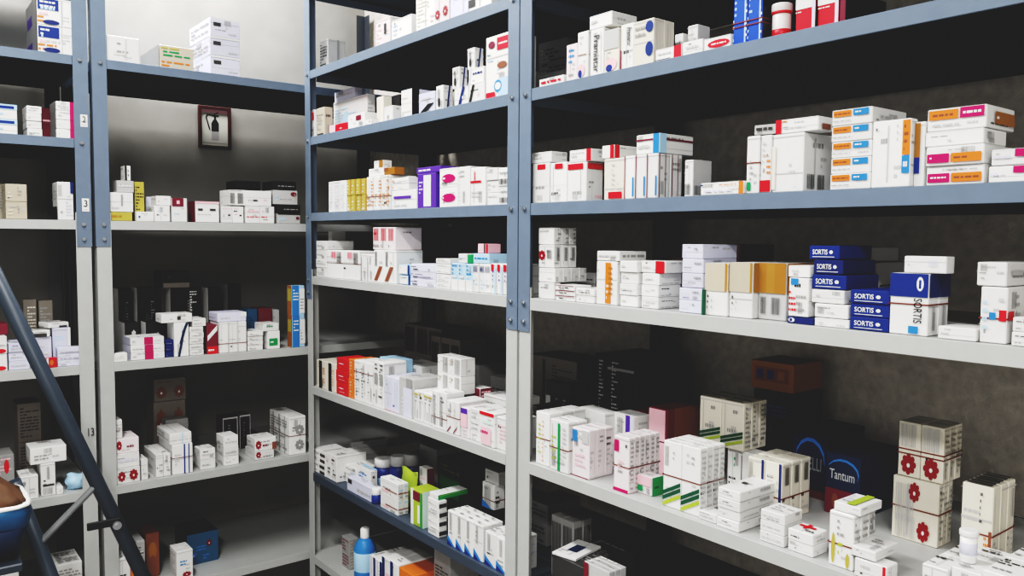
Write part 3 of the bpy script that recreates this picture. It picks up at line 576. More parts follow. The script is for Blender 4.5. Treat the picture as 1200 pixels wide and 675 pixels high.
q(.012, 480.5, 494, 574, 515, 'LG', 'F 0 0 .25 1 W;F .2 .7 .8 .95 MR;F .6 .1 .8 .6 W;F .85 0 1 .95 GR;R 0 0 1 1 MI;R .3 0 .33 1 W;', 'lime and white carton with pale mint side', name='medicine_carton')
a = q(.012, 501, 514, 585, 524, 'W', 'R 0 .25 .9 .7 DK;F .1 .3 .8 .7 ~G;', 'white flat box with dark end label', nz=4)
q(None, 503, 513, 578, 548, 'W', 'R 0 0 1 1 GR;R .05 .2 .9 .8 LG;R .05 .2 .9 .7 GR;', 'white flat box with green side', on=a)
BAR = 'F .25 .45 .5 .95 |GY;F .0 .0 .95 .30 <CY;F .0 .0 .7 .16 <BL;T .1 .2 .5 .8 ~GY;R .1 .2 .9 .9 ~LV;'
a = q(.010, 524.5, 566, 607, 590, 'W', BAR, 'white thin box with blue triangle foot', nx=4, nd=3)
c = q(.012, 568, 596, 628, .09, 'W', BAR, 'white thin box with blue foot by post', nx=2, nd=2)
b = q(.10, 565, 579, 566, 592, 'W', 'F .2 .1 .8 .9 |GY;F .0 .0 .9 .3 <CY;R .1 .2 .5 .6 ~DK;', 'white narrow upright box standing on thin boxes', band=.35)
b.z0 = a.z1+.0006; b.d1 = min(b.d1, .17)
q(None, 568, 584, 551, .05, 'G', 'F .2 .2 .7 .6 ~DK;', 'small grey box at top of narrow box', on=b)
q(.20, 508, 540, 540, .12, 'DG', 'F .1 .1 .9 .6 GR;F .1 .7 .9 .9 ~OL;', 'dark green carton in shadow', name='bulk_carton')
q(.20, 491, 515, 524, .08, 'GY', 'F .1 .3 .4 .9 ~DK;', 'dim grey box behind maroon box')
q(.09, 491, 500, 548, 509, 'W', 'R 0 0 1 1 MR;F .2 .3 .8 .6 ~PK;', 'white box with maroon side', nz=2)
shelf('B', 7)
q(.04, 400, 409, 630, 421, 'GY', 'F .1 .1 .9 .9 ~MR;R .1 .1 .9 .9 ~BE;', 'dull maroon grey carton', nz=2)
q(.01, 432, 447, 655, .12, 'W', 'F .0 .0 .3 1 LV;F .6 0 .9 1 NV;T .1 .4 .9 .6 W;', 'white upright box with navy edge', nx=2)
q(.01, 447.5, 466, 657, .12, 'W', 'F .0 .0 .35 1 NV;F .5 .1 .9 .7 PK;', 'white upright box with navy and pink panel', nx=2)
q(.01, 466.5, 484, 670, .12, 'OR', 'F .1 .3 .9 .6 ~RD;', 'orange box', )
q(.06, 508, 527, 645, .10, 'GY', 'F .1 .3 .9 .8 ~DK;', 'dim beige grey upright box')

# ---- rear bay (back wall, right of the twin posts)
shelf('D', 1)
q(.012, 125, 163.5, 43, .10, 'W', 'F .3 .65 .8 .78 ~GY;F .2 .2 .6 .4 ~CR;', 'flat white box with grey print')
q(.02, 187, 227, 54.5, 165, 'BE', 'F .05 .05 .95 .35 ~OR;F .1 .5 .95 .8 ~GR;F .05 .8 .9 .95 ~OL;L 0 0 1 1 GY;', 'flat beige floral box')
q(.012, 246, 281, 22, 222, 'LV', 'F .1 .55 .35 .75 DK;F .6 .1 .9 .3 ~G;F 0 .9 1 1 W;L .1 .2 .9 .8 ~GY;', 'white lavender box with grey side', nz=3)
shelf('D', 3)
a = q(.010, 128, 155.5, 248.5, .10, 'OL', 'F .1 .2 .9 .8 ~GO;', 'flat gold box at foot of pile')
b = q(None, 128, 156.5, 225.5, .10, 'W', 'F .48 .3 .56 .9 GY;F .1 .1 .4 .3 ~G;', 'white box on flat gold box', on=a)
c = q(None, 136.5, 157, 211.5, .10, 'G', 'F .1 .4 .9 .7 ~W;', 'pale grey box higher on pile', on=b)
q(None, 146, 153.5, 194, .05, 'W', 'F 0 0 .35 1 BK;F .5 .2 .8 .8 ~DK;', 'small black and white box topmost on pile', on=c)
q(.03, 157.5, 169, 213, .10, 'OL', 'F .1 .1 .9 .9 ~BK;', 'upright dark gold box')
q(.006, 160, 181, 248, .022, 'W', 'F .1 .2 .9 .7 ~TL;', 'low white box with green print')
q(.08, 170.5, 183, 230.5, .08, 'LV', 'F .2 .2 .8 .8 ~LB;', 'lavender box behind low white box')
a = q(.008, 181.5, 200, 241, .08, 'W', 'F .2 .6 .8 .8 ~LV;', 'small white box under another', )
q(None, 183, 201, 229.5, .08, 'W', 'F .1 .3 .9 .6 ~G;', 'small white box atop another', on=a)
q(.008, 201, 219.5, 232, .08, 'W', 'F 0 .65 .75 1 MR;F .3 .75 .5 .9 PK;F .1 .3 .9 .4 ~LB;', 'white box with dark red top half')
q(.008, 229, 257, 236, 221, 'W', 'F .1 .55 .3 .66 DK;F .6 .55 .85 .66 DK;F 0 .9 1 1 PK;L 0 0 1 1 MR;', 'white box with dark red side')
q(.012, 259.5, 286, 241.5, .10, 'W', 'F .2 .45 .4 .55 ~RD;F .6 .4 .8 .5 DK;F .1 .8 .9 .9 ~PK;', 'white box with red dashes', nx=2)
a = q(.012, 288, 322, 241.5, .10, 'W', 'F .05 .3 .95 .42 ~RD;F .1 .6 .9 .8 ~PK;', 'white box with red line across', nx=2)
q(None, 269, 318, 223, .10, 'W', 'F 0 .1 .12 .8 |DK;F .18 .1 .32 .8 |DK;F .55 .3 .65 .4 DK;F .8 .3 .9 .5 ~PK;F 0 .9 1 1 ~GY;', 'long white box with barcodes', on=a)
q(.16, 277, 306, 212, .10, 'BK', 'F .1 .3 .9 .7 ~GY;', 'black box behind long white box')
a = q(.014, 325, 352, 250, .10, 'G', 'F 0 .88 1 1 BK;F .1 .2 .4 .7 ~LB;F .8 .4 .95 .7 oMR;', 'pale grey blue box by corner post')
b = q(None, 324, 352, 240, .10, 'BK', 'F .3 .3 .9 .6 ~GY;', 'black flat box by corner post', on=a)
c = q(None, 320, 349, 223, .10, 'G', 'F .1 .2 .4 .7 ~LB;F .7 .6 .95 .9 oMR;F .85 .2 .95 .8 ~BE;', 'pale grey blue box on black flat box', on=b)
q(None, 320, 347, 212.5, .10, 'BK', 'F .2 .3 .9 .6 ~GY;', 'black flat box atop grey blue box', on=c)
shelf('D', 4)
q(.004, 133, 150, 414, .035, 'W', 'F .1 .3 .8 .7 ~CR;', 'small white box at front end')
q(.012, 153, 193, 395, .09, 'W', 'F .40 0 .66 1 MG;F .05 .3 .35 .7 ~G;F .72 .3 .95 .7 ~LV;L 0 0 1 1 LV;', 'white box with magenta middle band', nz=3)
q(.02, 194, 204.5, 398, .07, 'NV', 'F .1 .3 .9 .4 ~G;', 'small navy box', nz=3)
q(.11, 147, 164, 378, 139, 'BK', 'F .1 .2 .4 .6 ~W;F .4 .4 .8 .8 *G;L 0 0 1 1 W;', 'black patterned box with white side, left one')
q(.11, 171, 196, 377, 165, 'BK', 'F .1 .3 .4 .6 ~W;F .4 .3 .7 .7 *G;L 0 0 1 1 W;', 'black patterned box with white side, right one')
a = q(.012, 204, 222, 378, .08, 'W', 'F .2 0 .62 .5 \\DB;F .32 .38 .8 .8 \\DB;F .5 .7 1 1 \\DB;', 'white upright box with dark blue curve')
q(None, 189, 226, 367.5, .07, 'W', 'F .5 .3 .62 .7 DK;', 'flat white box lying across', on=a)
b = q(.014, 222.5, 239, 383, .09, 'W', 'F .1 .3 .9 .6 ~GY;', 'white flat box in low stack', nz=5)
q(None, 225, 244, 373, .08, 'W', 'F .1 .2 .8 .5 ~G;', 'white box above low stack', on=b)
q(.014, 240, 255.5, 381, .09, 'MR', 'F 0 0 1 .26 RD;F .1 .06 .8 .2 ~W;F .05 .45 .95 .92 /W;F .05 .52 .95 .99 /W;', 'maroon box with red foot and white slash')
a = q(.014, 256.5, 289, 377, .09, 'W', 'F 0 0 .06 1 G;F .1 .4 .9 .45 ~GY;', 'white upright box', nx=3, band=.3, bl='plain white upright boxes')
q(None, 255, 289, 366, .09, 'LV', 'F .1 .2 .6 .6 ~G;F .8 .5 1 1 W;', 'white lavender box lying on upright boxes', on=a)
q(.014, 290.5, 311, 388, .09, 'W', 'F .1 .3 .9 .6 ~GY;', 'white thin flat box', nz=4)
a = q(.012, 314, 328.5, 388, .08, 'W', 'F .1 .2 .8 .6 GR;F .2 .3 .7 .5 ~W;', 'white box with green label')
q(None, 306, 327, 379, .08, 'W', 'F .2 .4 .8 .8 ~GR;', 'white box above green label', on=a)
q(.16, 290, 302, 362, .08, 'TL', 'F .1 .2 .9 .8 ~DB;', 'dark teal box behind flat boxes', nz=1)
q(.16, 303, 319, 361, .08, 'MR', 'F .1 .1 .4 .9 ~BR;', 'maroon box behind flat boxes')
q(.17, 319.5, 328, 363, .08, 'G', '', 'pale box next to maroon box')
q(.014, 342, 357, 334.5, 337, 'LB', 'F 0 0 .55 1 CY;F .1 .5 .5 .9 ~W;F .6 .1 1 .9 W;F .65 .2 .95 .6 ~GY;L 0 0 1 1 DO;L .1 .5 .9 .9 OL;', 'blue and white carton with olive side', nz=2)
BKP = 'F .3 .4 .5 .6 oDK;F .55 .3 .7 .8 ~GY;F .1 .1 .3 .2 ~DK;L 0 0 1 1 W;'
q(.22, 139, 155, 338, 133, 'BK', BKP, 'tall black carton with grey side, against left post', name='bulk_carton')
q(.22, 161, 193, 337, 155, 'BK', BKP, 'tall black carton with grey side, second from left', name='bulk_carton')
a = q(.22, 200, 236, 337, 194, 'BK', BKP+'F .62 .6 .85 .95 ~W;F .7 .0 .95 .3 MR;', 'tall black carton with grey side, central', name='bulk_carton')
q(.22, 244, 259, 337, 237, 'BK', 'F .1 .1 .9 .3 ~DK;L 0 0 1 1 W;', 'tall black carton with pale side', name='bulk_carton')
q(.23, 267, 283, 333, 259, 'BK', 'L 0 0 1 1 GY;', 'tall black carton with dim side, rightmost', name='bulk_carton')
q(None, 186, 222, 318, .10, 'BK', 'F .05 0 1 .3 DT;F .2 .5 .8 .8 ~DK;', 'black box lying on tall cartons', on=a)
shelf('D', 5)
a = q(.010, 136, 164.5, 548, .10, 'W', 'F .05 .1 .4 .85 *CX;F .52 .1 .92 .9 *CX;F .0 .92 1 1 ~GY;', 'white box with two red flowers, bottom of pile')
b = q(None, 136, 164, 531, .10, 'W', 'F .1 .3 .9 .7 ~LV;', 'white box in middle of flower pile', on=a)
c = q(None, 136, 163, 513, .10, 'PW', 'F .0 .2 .25 .9 *CX;F .45 .3 .8 .55 ~MR;', 'white box with red flower and script', on=b)
q(None, 134, 143.5, 492, .06, 'W', 'F .3 .3 .8 .8 ~G;', 'small white upright box on flower pile', on=c)
q(.012, 166, 174, 538, .07, 'W', 'F .2 .2 .8 .6 ~G;', 'small white upright box beside flower pile')
q(.014, 183, 200.5, 532, 169, 'W', 'F .4 .2 .9 .6 ~GY;L .1 .3 .9 .8 ~G;', 'white box with tilted top', nx=2)
a = q(.012, 202, 226, 520, 186, 'W', 'F .55 0 .62 1 BL;F .78 0 .83 1 BL;F .1 .3 .4 .7 ~G;L .1 .2 .9 .8 ~G;', 'white carton with blue vertical lines', band=[.55], name='medicine_carton')
q(None, 199, 225, 507, 184, 'W', 'F 0 .3 1 .4 ~GY;F .55 0 .6 1 LB;L .1 .2 .9 .9 ~G;', 'white lid box on blue lined carton', on=a)
q(.014, 235, 253, 526, 228, 'W', 'F .1 .3 .9 .6 ~G;L .1 .1 .9 .3 ~GY;', 'plain white low box', nz=2)
q(.014, 262.5, 280, 511, 254, 'W', 'F .1 .2 .9 .5 ~G;L .1 .1 .9 .3 ~GY;', 'white box in short stack', nz=3)
q(.02, 300, 322, 528, .10, 'W', 'F 0 .2 .3 1 *CX;F .4 .2 .9 .5 ~GY;', 'white box with red flower, lower one')
q(None, 299, 324, 513, 289, 'W', 'F .0 .1 .3 .9 *CX;F .35 .2 .7 .6 ~MR;F .8 0 1 .6 BR;L .1 .2 .9 .8 ~G;', 'white box with red flower, upper one', on=BOXES[-1])
q(.014, 339, 358.5, 488, 316, 'W', 'F .3 .1 .9 .4 *GY;F .3 .5 .9 .8 *GY;L .2 0 .24 1 GY;L .5 0 .54 1 GY;L .78 0 .8 1 GY;L .1 .1 .9 .9 ~GY;', 'white carton with grey rosettes by corner post', name='medicine_carton', band=[.5])
q(.24, 180, 218, 470, .10, 'DT', 'F .05 .3 .4 .9 *BR;F .6 .3 .95 .9 *BR;F .1 .05 .9 .2 ~BK;', 'dim brown carton with flowers at rear', nz=1, name='bulk_carton')
q(None, 180, 218, 443, .10, 'DT', 'F .05 .1 .4 .7 *BR;F .6 .1 .95 .7 *BR;F .1 .8 .9 .9 ~BR;', 'dim brown carton with flowers, uppermost at rear', on=BOXES[-1], name='bulk_carton')
q(.18, 194, 221, 491, .05, 'GY', 'F .1 .3 .9 .6 ~DK;', 'dim grey box behind blue lined carton', nz=2)
BO = 'F 0 0 .06 1 G;F .94 0 1 1 G;F 0 .95 1 1 G;F .35 .2 .5 .8 ~GY;'
q(.20, 261, 279, 489, .07, 'BK', BO, 'black box with white outline, left one')
q(.20, 281, 294, 486, .07, 'BK', BO, 'black box with white outline, right one')
shelf('D', 6)
q(.012, 139, 153, 654, .08, 'W', 'F 0 0 1 .3 GR;F .1 .4 .9 .6 ~DK;', 'white box with green foot')
q(.012, 153.5, 159, 657, .08, 'OR', '', 'narrow orange box')
q(.04, 160, 170.5, 634, .10, 'G', 'F .2 .2 .8 .8 ~W;', 'pale grey upright box behind ladder')
q(.10, 170.5, 187, 625, .10, 'BR', 'F .2 .4 .8 .8 oDO;F .3 .2 .7 .5 oBR;', 'brown upright box with orange disc')
q(.012, 207, 226.5, 645, 199, 'W', 'F .2 .5 .8 .7 ~CY;F .3 .1 .9 .3 *CX;L .1 .1 .9 .9 ~G;', 'white upright box with blue and red print')
q(.12, 219, 256, 624, .14, 'DB', 'F 0 0 1 1 TL;F .3 .4 .6 .6 ~CY;F .1 .2 .3 .4 *CY;F .6 .5 .8 .75 *MR;F .5 .1 .9 .3 ~CY;', 'deep blue carton with small printed marks', nx=1, name='bulk_carton')

# ---- left bay
shelf('E', 1)
BP = 'F .02 .55 .6 .95 BL;F .08 .6 .5 .9 ~W;F .1 .5 .5 .7 ~LB;F .0 .05 .6 .35 ~OR;F .15 .02 .62 .2 oNV;F .05 .3 .3 .5 ~PK;F .66 0 .68 1 G;L 0 0 1 1 GY;L .1 .1 .6 .5 PU;'
q(.012, 43, 85.5, -2, 31, 'W', BP, 'white box with busy blue pattern', nz=2)
shelf('E', 2)
q(.012, -14, 20, 121.5, .10, 'W', 'F 0 .65 1 1 LB;F .3 .7 .9 .9 BL;F .1 .2 .9 .5 ~LB;', 'white and pale blue box', nz=2)
q(.012, 31, 49, 124, .08, 'W', 'F .1 .3 .9 .5 ~GY;', 'white box in slim stack', nz=4)
q(.16, 49, 60, 126, .08, 'MR', 'F .1 .2 .9 .3 PK;', 'dark plum box behind slim stack', nz=2)
q(.012, 65.5, 91, 119, 59, 'W', 'F .64 0 1 1 MG;F .1 .3 .55 .6 ~G;L 0 0 1 1 GY;', 'white box with magenta end', nz=4)
shelf('E', 3)
q(.16, -8, 6, 215, .08, 'BE', 'F .1 .2 .9 .8 ~GY;', 'beige box at frame edge, set back')
q(.012, 6.5, 32, 215.5, .09, 'BE', 'F .55 .3 .75 .9 ~GY;F .1 .2 .3 .6 ~CR;', 'beige upright box', nz=2)
q(.012, 67, 86, 213, 61, 'W', 'F .8 .7 1 1 NV;F .5 .1 .9 .6 ~LV;L 0 0 1 .35 BK;L .1 .5 .9 .9 ~G;', 'white upright box with dark side')
shelf('E', 4)
q(.010, -20, 8.5, 395, .10, 'W', 'F .5 .05 .95 .3 oRD;F .1 .4 .9 .6 ~G;', 'white box with red oval', nz=2)
q(.05, -8, 10, 383, .10, 'MR', '', 'maroon box above red oval boxes')
BOXES[-1].z0 = BOXES[-2].z1+.0006; BOXES[-1].z1 = BOXES[-1].z0+.03
q(.012, 10, 35, 402, .10, 'LV', 'F .1 .3 .9 .6 ~G;', 'lavender flat box', nz=3)
a = q(.02, 40, 61, 395, .10, 'LV', 'F .5 .1 .7 .3 |DK;F .1 .4 .9 .8 ~W;', 'large pale lavender box')
b = q(.05, 61.5, 83, 384, .10, 'LV', 'F 0 0 .8 .9 LV;F .1 .2 .6 .8 ~LB;F .85 0 1 1 W;', 'lavender box with white edge')
q(.004, 54.5, 67, 419, .014, 'RD', 'F .3 .2 .7 .8 oOR;F 0 0 .2 1 W;', 'small bright red box')
q(.008, 67.5, 98, 407, .035, 'LV', 'F .0 .6 1 .8 ~W;F .1 .1 .9 .4 ~GY;', 'lavender thin flat box', nz=3)
q(.15, 27, 43, 351, .06, 'BE', 'F .3 .1 .9 .9 ~CR;', 'beige upright box in shadow', nx=1)
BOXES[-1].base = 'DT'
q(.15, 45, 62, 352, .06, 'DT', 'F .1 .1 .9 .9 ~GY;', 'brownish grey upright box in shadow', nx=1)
q(None, 30, 62, 388, .08, 'W', 'T .1 .1 .9 .9 ~DK;F .3 0 .9 .6 DK;', 'bent white packet lying on lavender box', on=a, yaw=-12, name='medicine_packet', cat='packet')
q(None, 52, 78, 378, .07, 'W', 'T .1 .1 .9 .9 ~DK;F .5 0 .9 .4 DK;', 'bent white packet lying crosswise higher', on=b, yaw=14, name='medicine_packet', cat='packet')
shelf('E', 5)
q(.03, -14, 17, 534, .10, 'GY', 'F .4 .5 .9 .95 ~PK;F .6 .6 .8 .9 oRD;F .1 .1 .9 .4 ~LB;', 'grey box with red blot')
q(.010, 24, 45.5, 558, .09, 'W', 'F .1 .6 .3 .8 oGY;F .5 .2 .8 .5 ~G;', 'white box with small grey ring')
a = q(.014, 48, 66, 543, .08, 'W', 'F .4 .5 .6 .9 |GY;F .1 .3 .9 .36 DK;F .1 .05 .8 .25 |GY;', 'white upright box under wide box')
q(None, 35, 78, 523.5, .09, 'W', 'F .1 .2 .5 .6 ~GY;F .6 .3 .9 .5 ~G;', 'wide white box balanced on upright box', on=a)
q(.012, 66.5, 75, 571, .07, 'W', '', 'small low white box')
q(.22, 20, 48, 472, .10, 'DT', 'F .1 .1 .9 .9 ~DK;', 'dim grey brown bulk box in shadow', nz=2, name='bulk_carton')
shelf('E', 6)
q(.012, -20, 22, 638, .12, 'W', 'F .7 .2 .9 .5 ~G;', 'plain white carton beneath ladder', name='medicine_carton')
q(.012, 66, 97, 660, .12, 'W', 'F .1 .5 .9 .9 ~GY;T .1 .1 .9 .9 ~GY;', 'white printed leaflet box')
resolve()
build_boxes()

# ------------------------------------------------------------------ shelving bays
def post(root, corner, z0, z1, m, sx, sy, name='post', label=None):
    """angle post: two flanges from the outer corner, running sx in x and sy in y"""
    bm = bmesh.new(); x, y = corner; t = .0022
    xs = sorted((x, x+sx*POST)); ys = sorted((y, y+sy*t)); add_box(bm, (xs[0], ys[0], z0), (xs[1], ys[1], z1), 0)
    xs = sorted((x, x+sx*t)); ys = sorted((y, y+sy*POST)); add_box(bm, (xs[0], ys[0]+(t if sy > 0 else 0), z0), (xs[1], ys[1]-(t if sy < 0 else 0), z1), 0)
    o = bmesh_obj(name, bm, m, root)
    if label: o['label'] = label
    return o
M['rear'] = mat('painted_shade_post', (.035,.042,.052), rough=.5, noise=.1)  # rear posts: the blue darkened in colour to stand for shade
M['rear2'] = mat('painted_shade_lower_post', (.12,.12,.12), rough=.5, noise=.1)  # lower rear posts: off white darkened in colour, also as shade
def bay(name, u, s0, levels, zs, zsplit, label, white, slate=(), ztop=.93):
    root = bpy.data.objects.new(name, None); COL.objects.link(root)
    root.location = to_world(u, s0, 0, FZ); root.rotation_euler[2] = ROT[u]
    tag(root, label, 'shelving unit', 'steel shelving bays')
    for cx, cy in ((0, 0), (W, 0), (0, DEP), (W, DEP)):
        sx = 1 if cx == 0 else -1; sy = 1 if cy == 0 else -1
        p = post(root, (cx, cy), zsplit-FZ, ztop-FZ, M['blue'] if cy == 0 else M['rear'], sx, sy, 'post', 'blue grey upper post' if cy == 0 else 'rear post darkened as if in shade')
        lo = post(root, (cx+sx*.0024, cy+sy*.0024), .004, zsplit-FZ+.10, M['white'] if cy == 0 else M['rear2'], sx, sy, 'post', 'off white lower post' if cy == 0 else 'lower rear post darkened as if in shade')
        add = bmesh.new(); add_box(add, (min(cx, cx+sx*.05), min(cy, cy+sy*.05), 0), (max(cx, cx+sx*.05), max(cy, cy+sy*.05), .006))
        bmesh_obj('foot', add, M['steel'], lo)
        if cy == 0:
            for zz in [zsplit-FZ+.022] + [zs[l]-FZ-.012 for l in levels if zs[l] > zsplit]:
                bb = bmesh.new(); x = cx+sx*.022
                add_tube(bb, (x, -.0002, zz), (x, -.005, zz), .0058, 6)
                add_tube(bb, (x, -.005, zz), (x, -.0062, zz), .0040, 8)
                bmesh_obj('bolt', bb, M['steel'], p if zz > zsplit-FZ else lo)
    for l in levels:
        z = zs[l]-FZ; bm = bmesh.new(); g = .0052; t = .0014
        add_box(bm, (g, g, z-t), (W-g, DEP-g, z), 0); add_box(bm, (g+.002, g+.002, z-t-.0012), (W-g-.002, DEP-g-.002, z-t-.0001), 0, 1)  # pan, with a dark sheet below it as painted shade
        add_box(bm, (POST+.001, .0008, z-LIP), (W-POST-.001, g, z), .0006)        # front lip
        add_box(bm, (POST+.001, DEP-g, z-LIP), (W-POST-.001, DEP-.0008, z), .0006, 1)  # back lip, coloured dark to stand for shade
        add_box(bm, (g, POST, z-LIP), (g+t, DEP-POST, z-t), 0); add_box(bm, (W-g-t, POST, z-LIP), (W-g, DEP-POST, z-t), 0)
        add_box(bm, (g, .0053, z-LIP), (POST, .0068, z-t), 0); add_box(bm, (W-POST, .0053, z-LIP), (W-g, .0068, z-t), 0)
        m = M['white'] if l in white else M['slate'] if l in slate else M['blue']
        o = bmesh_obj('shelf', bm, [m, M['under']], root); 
        o['label'] = ('off white' if l in white else 'dark slate' if l in slate else 'blue grey') + ' steel shelf'
    return root
G_ = .002
zsR = on_plane('R', 612, 388, 0)[1]; zsA = on_plane('A', 118, 289, 0)[1]
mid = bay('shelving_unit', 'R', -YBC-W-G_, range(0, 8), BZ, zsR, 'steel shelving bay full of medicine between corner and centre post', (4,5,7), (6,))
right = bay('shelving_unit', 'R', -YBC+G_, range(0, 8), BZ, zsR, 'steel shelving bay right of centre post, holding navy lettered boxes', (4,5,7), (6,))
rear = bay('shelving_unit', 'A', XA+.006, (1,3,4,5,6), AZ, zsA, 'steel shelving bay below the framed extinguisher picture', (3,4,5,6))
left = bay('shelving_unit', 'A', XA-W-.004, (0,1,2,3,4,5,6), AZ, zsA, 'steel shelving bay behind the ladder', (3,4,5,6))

# number stickers and pencilled marks on the left bay's post
def plate(name, parent_loc, w, h, base, prints, lab, cat):
    me = carton(name, w, .0008, h, base, parse(prints), random.Random(2)); o = obj(name, me, None, parent_loc); tag(o, lab, cat); return o
for px, y0, y1, s, lab in ((98.5, 134, 149, '2', 'white paper sticker with a digit, upper one on blue post'), (100.5, 232.5, 248, '3', 'white paper sticker with a digit, lower one on blue post')):
    s0, zt = on_plane('A', px-4.5, y0, -.001); s1, zb = on_plane('A', px+4.2, y1, -.001)
    plate('number_sticker', (s0, YA-.0009, zb), s1-s0, zt-zb, 'W', f'F .3 .35 .75 .88 t:{s}:DK;F .15 .1 .9 .2 ~G;', lab, 'sticker')
s0, zt = on_plane('A', 103.2, 502, -.001); s1, zb = on_plane('A', 110.5, 510.5, -.001)
vs, fs, ar = glyphs('13')
me = bpy.data.meshes.new('mark'); me.from_pydata([(s0+(s1-s0)*x-left.location.x, -.0006, zb+(zt-zb)*y-FZ) for x, y in vs], [], fs); me.materials.append(cm('DK'))
mk = obj('pencil_mark', me, left)

# ------------------------------------------------------------------ jar, tub, bottles
def vessel(name, u, s, d, z, prof, mats, label, cat, extra=()):
    root = bpy.data.objects.new(name, None); COL.objects.link(root); root.location = to_world(u, s, d, z)
    tag(root, label, cat)
    for (pn, pr, mk, lb) in prof:
        bm = bmesh.new(); lathe(bm, pr, 28); o = bmesh_obj(pn, bm, cm(mk), root)
        if lb: o['label'] = lb
    return root
def ribs(r, z0, z1):   # knurled cap outline
    return [(r*.96, z0), (r, z0+.001), (r, z1-.002), (r*.97, z1-.0006), (r*.9, z1)]
# white jar with red ring on the top blue shelf
s0, _ = on_plane('R', 905.5, 25, .04); s1, _ = on_plane('R', 927, 25, .04); r = (s1-s0)/2*.98; zt = on_plane('R', 916, 5.5, .04)[1]; z0 = BZ[1]+.0008; Z0 = BZ[2]
z0 = BZ[2]+.0008
hj = zt-z0
vessel('pill_jar', 'R', (s0+s1)/2, .04, z0, [('body', [(r*.88, 0), (r*.9, .002), (r*.9, hj*.74), (r*.8, hj*.78)], 'W', None),
  ('lid', ribs(r, hj*.765, hj), 'W', 'white ribbed lid'), ('lid_ring', [(r*.94, hj*.70), (r*1.005, hj*.705), (r*1.005, hj*.775), (r*.94, hj*.78)], 'RD', 'red ring under the lid'),
  ('label_band', [(r*.904, hj*.02), (r*.912, hj*.022), (r*.912, hj*.27), (r*.904, hj*.272)], 'RD', 'red lower label')], None, 'white jar with red ring and red label beside blue boxes', 'jar')
# white tub on the flat boxes at the front of the lower white shelf
zt = TUBBASE.z1+.0008
rr = ray(1130, 660); t = zt/rr.z; tx, ty = rr.x*t, rr.y*t
dd = tx-XB+.012; r = .0135; ht = on_plane('R', 1130, 619, dd)[1]-zt
r = abs(on_plane('R', 1144, 640, dd)[0]-on_plane('R', 1117, 640, dd)[0])/2*.78
vessel('pill_tub', 'R', -ty, dd, zt, [('body', [(r*.86, 0), (r*.9, .0015), (r*.95, ht*.82)], 'W', None), ('lid', ribs(r*1.05, ht*.82, ht), 'W', 'white snap lid'),
   ('label_band', [(r*.915, ht*.25), (r*.925, ht*.252), (r*.945, ht*.62), (r*.935, ht*.622)], 'LV', 'pale printed label')], None, 'small white tub standing on flat boxes near shelf edge', 'tub')
# blue bottles
for px0, px1, yt, d, lab, dim in ((441.5, 458, 533, .085, 'blue plastic bottle with white cap, nearest the white box pile', 0), (459.5, 474, 530.5, .10, 'blue plastic bottle with grey cap, second in the row', 1), (475, 490, 528, .115, 'dark blue bottle with dim cap, third in the row', 2)):
    s0, zt = on_plane('R', px0, yt, d+.03); s1, _ = on_plane('R', px1, yt, d+.03); r = (s1-s0)/2*.72; z0 = BZ[6]+.0008; h = zt-z0
    c1, c2 = (('CY', 'W'), ('BL', 'G'), ('NV', 'GY'))[dim]
    if dim == 0: c1 = 'BL'
    vessel('medicine_bottle', 'R', (s0+s1)/2, d+.03, z0, [('body', [(r*.94, 0), (r, .003), (r, h*.58), (r*.93, h*.68), (r*.7, h*.74)], c1, None), ('cap', ribs(r*.88, h*.73, h), c2, 'screw cap'),
        ('label_band', [(r*1.002, h*.14), (r*1.01, h*.142), (r*1.01, h*.4), (r*1.002, h*.402)], 'LB' if dim == 0 else c1, 'printed label')], None, lab, 'bottle')
    random.random()
s0, zt = on_plane('R', 437.5, 570, .022); s1, _ = on_plane('R', 445.5, 570, .022); r = (s1-s0)/2*.75; h = zt-BZ[6]-.0008
vessel('medicine_bottle', 'R', (s0+s1)/2, .022, BZ[6]+.0008, [('body', [(r*.94, 0), (r, .003), (r, h*.52), (r*.8, h*.6)], 'BL', None), ('cap', ribs(r*.92, h*.6, h), 'W', 'white screw cap')], None, 'small blue bottle with white cap at shelf edge', 'bottle')
# tall spray bottle on the bottom shelf of the middle bay
s0, zt = on_plane('R', 419.5, 613, .05); s1, _ = on_plane('R', 436, 613, .05); r = (s1-s0)/2*.74; h = zt-BZ[7]-.0008
vessel('spray_bottle', 'R', (s0+s1)/2, .05, BZ[7]+.0008, [('body', [(r*.95, 0), (r, .004), (r, h*.62), (r*.72, h*.74), (r*.45, h*.8)], 'CY', None), ('nozzle', [(r*.4, h*.8), (r*.42, h*.82), (r*.42, h*.97), (r*.3, h)], 'W', 'white nozzle'),
   ('label_band', [(r*1.002, h*.2), (r*1.012, h*.205), (r*1.012, h*.55), (r*1.002, h*.555)], 'LB', 'pale blue label')], None, 'tall blue bottle with white nozzle beside maroon grey cartons', 'bottle')

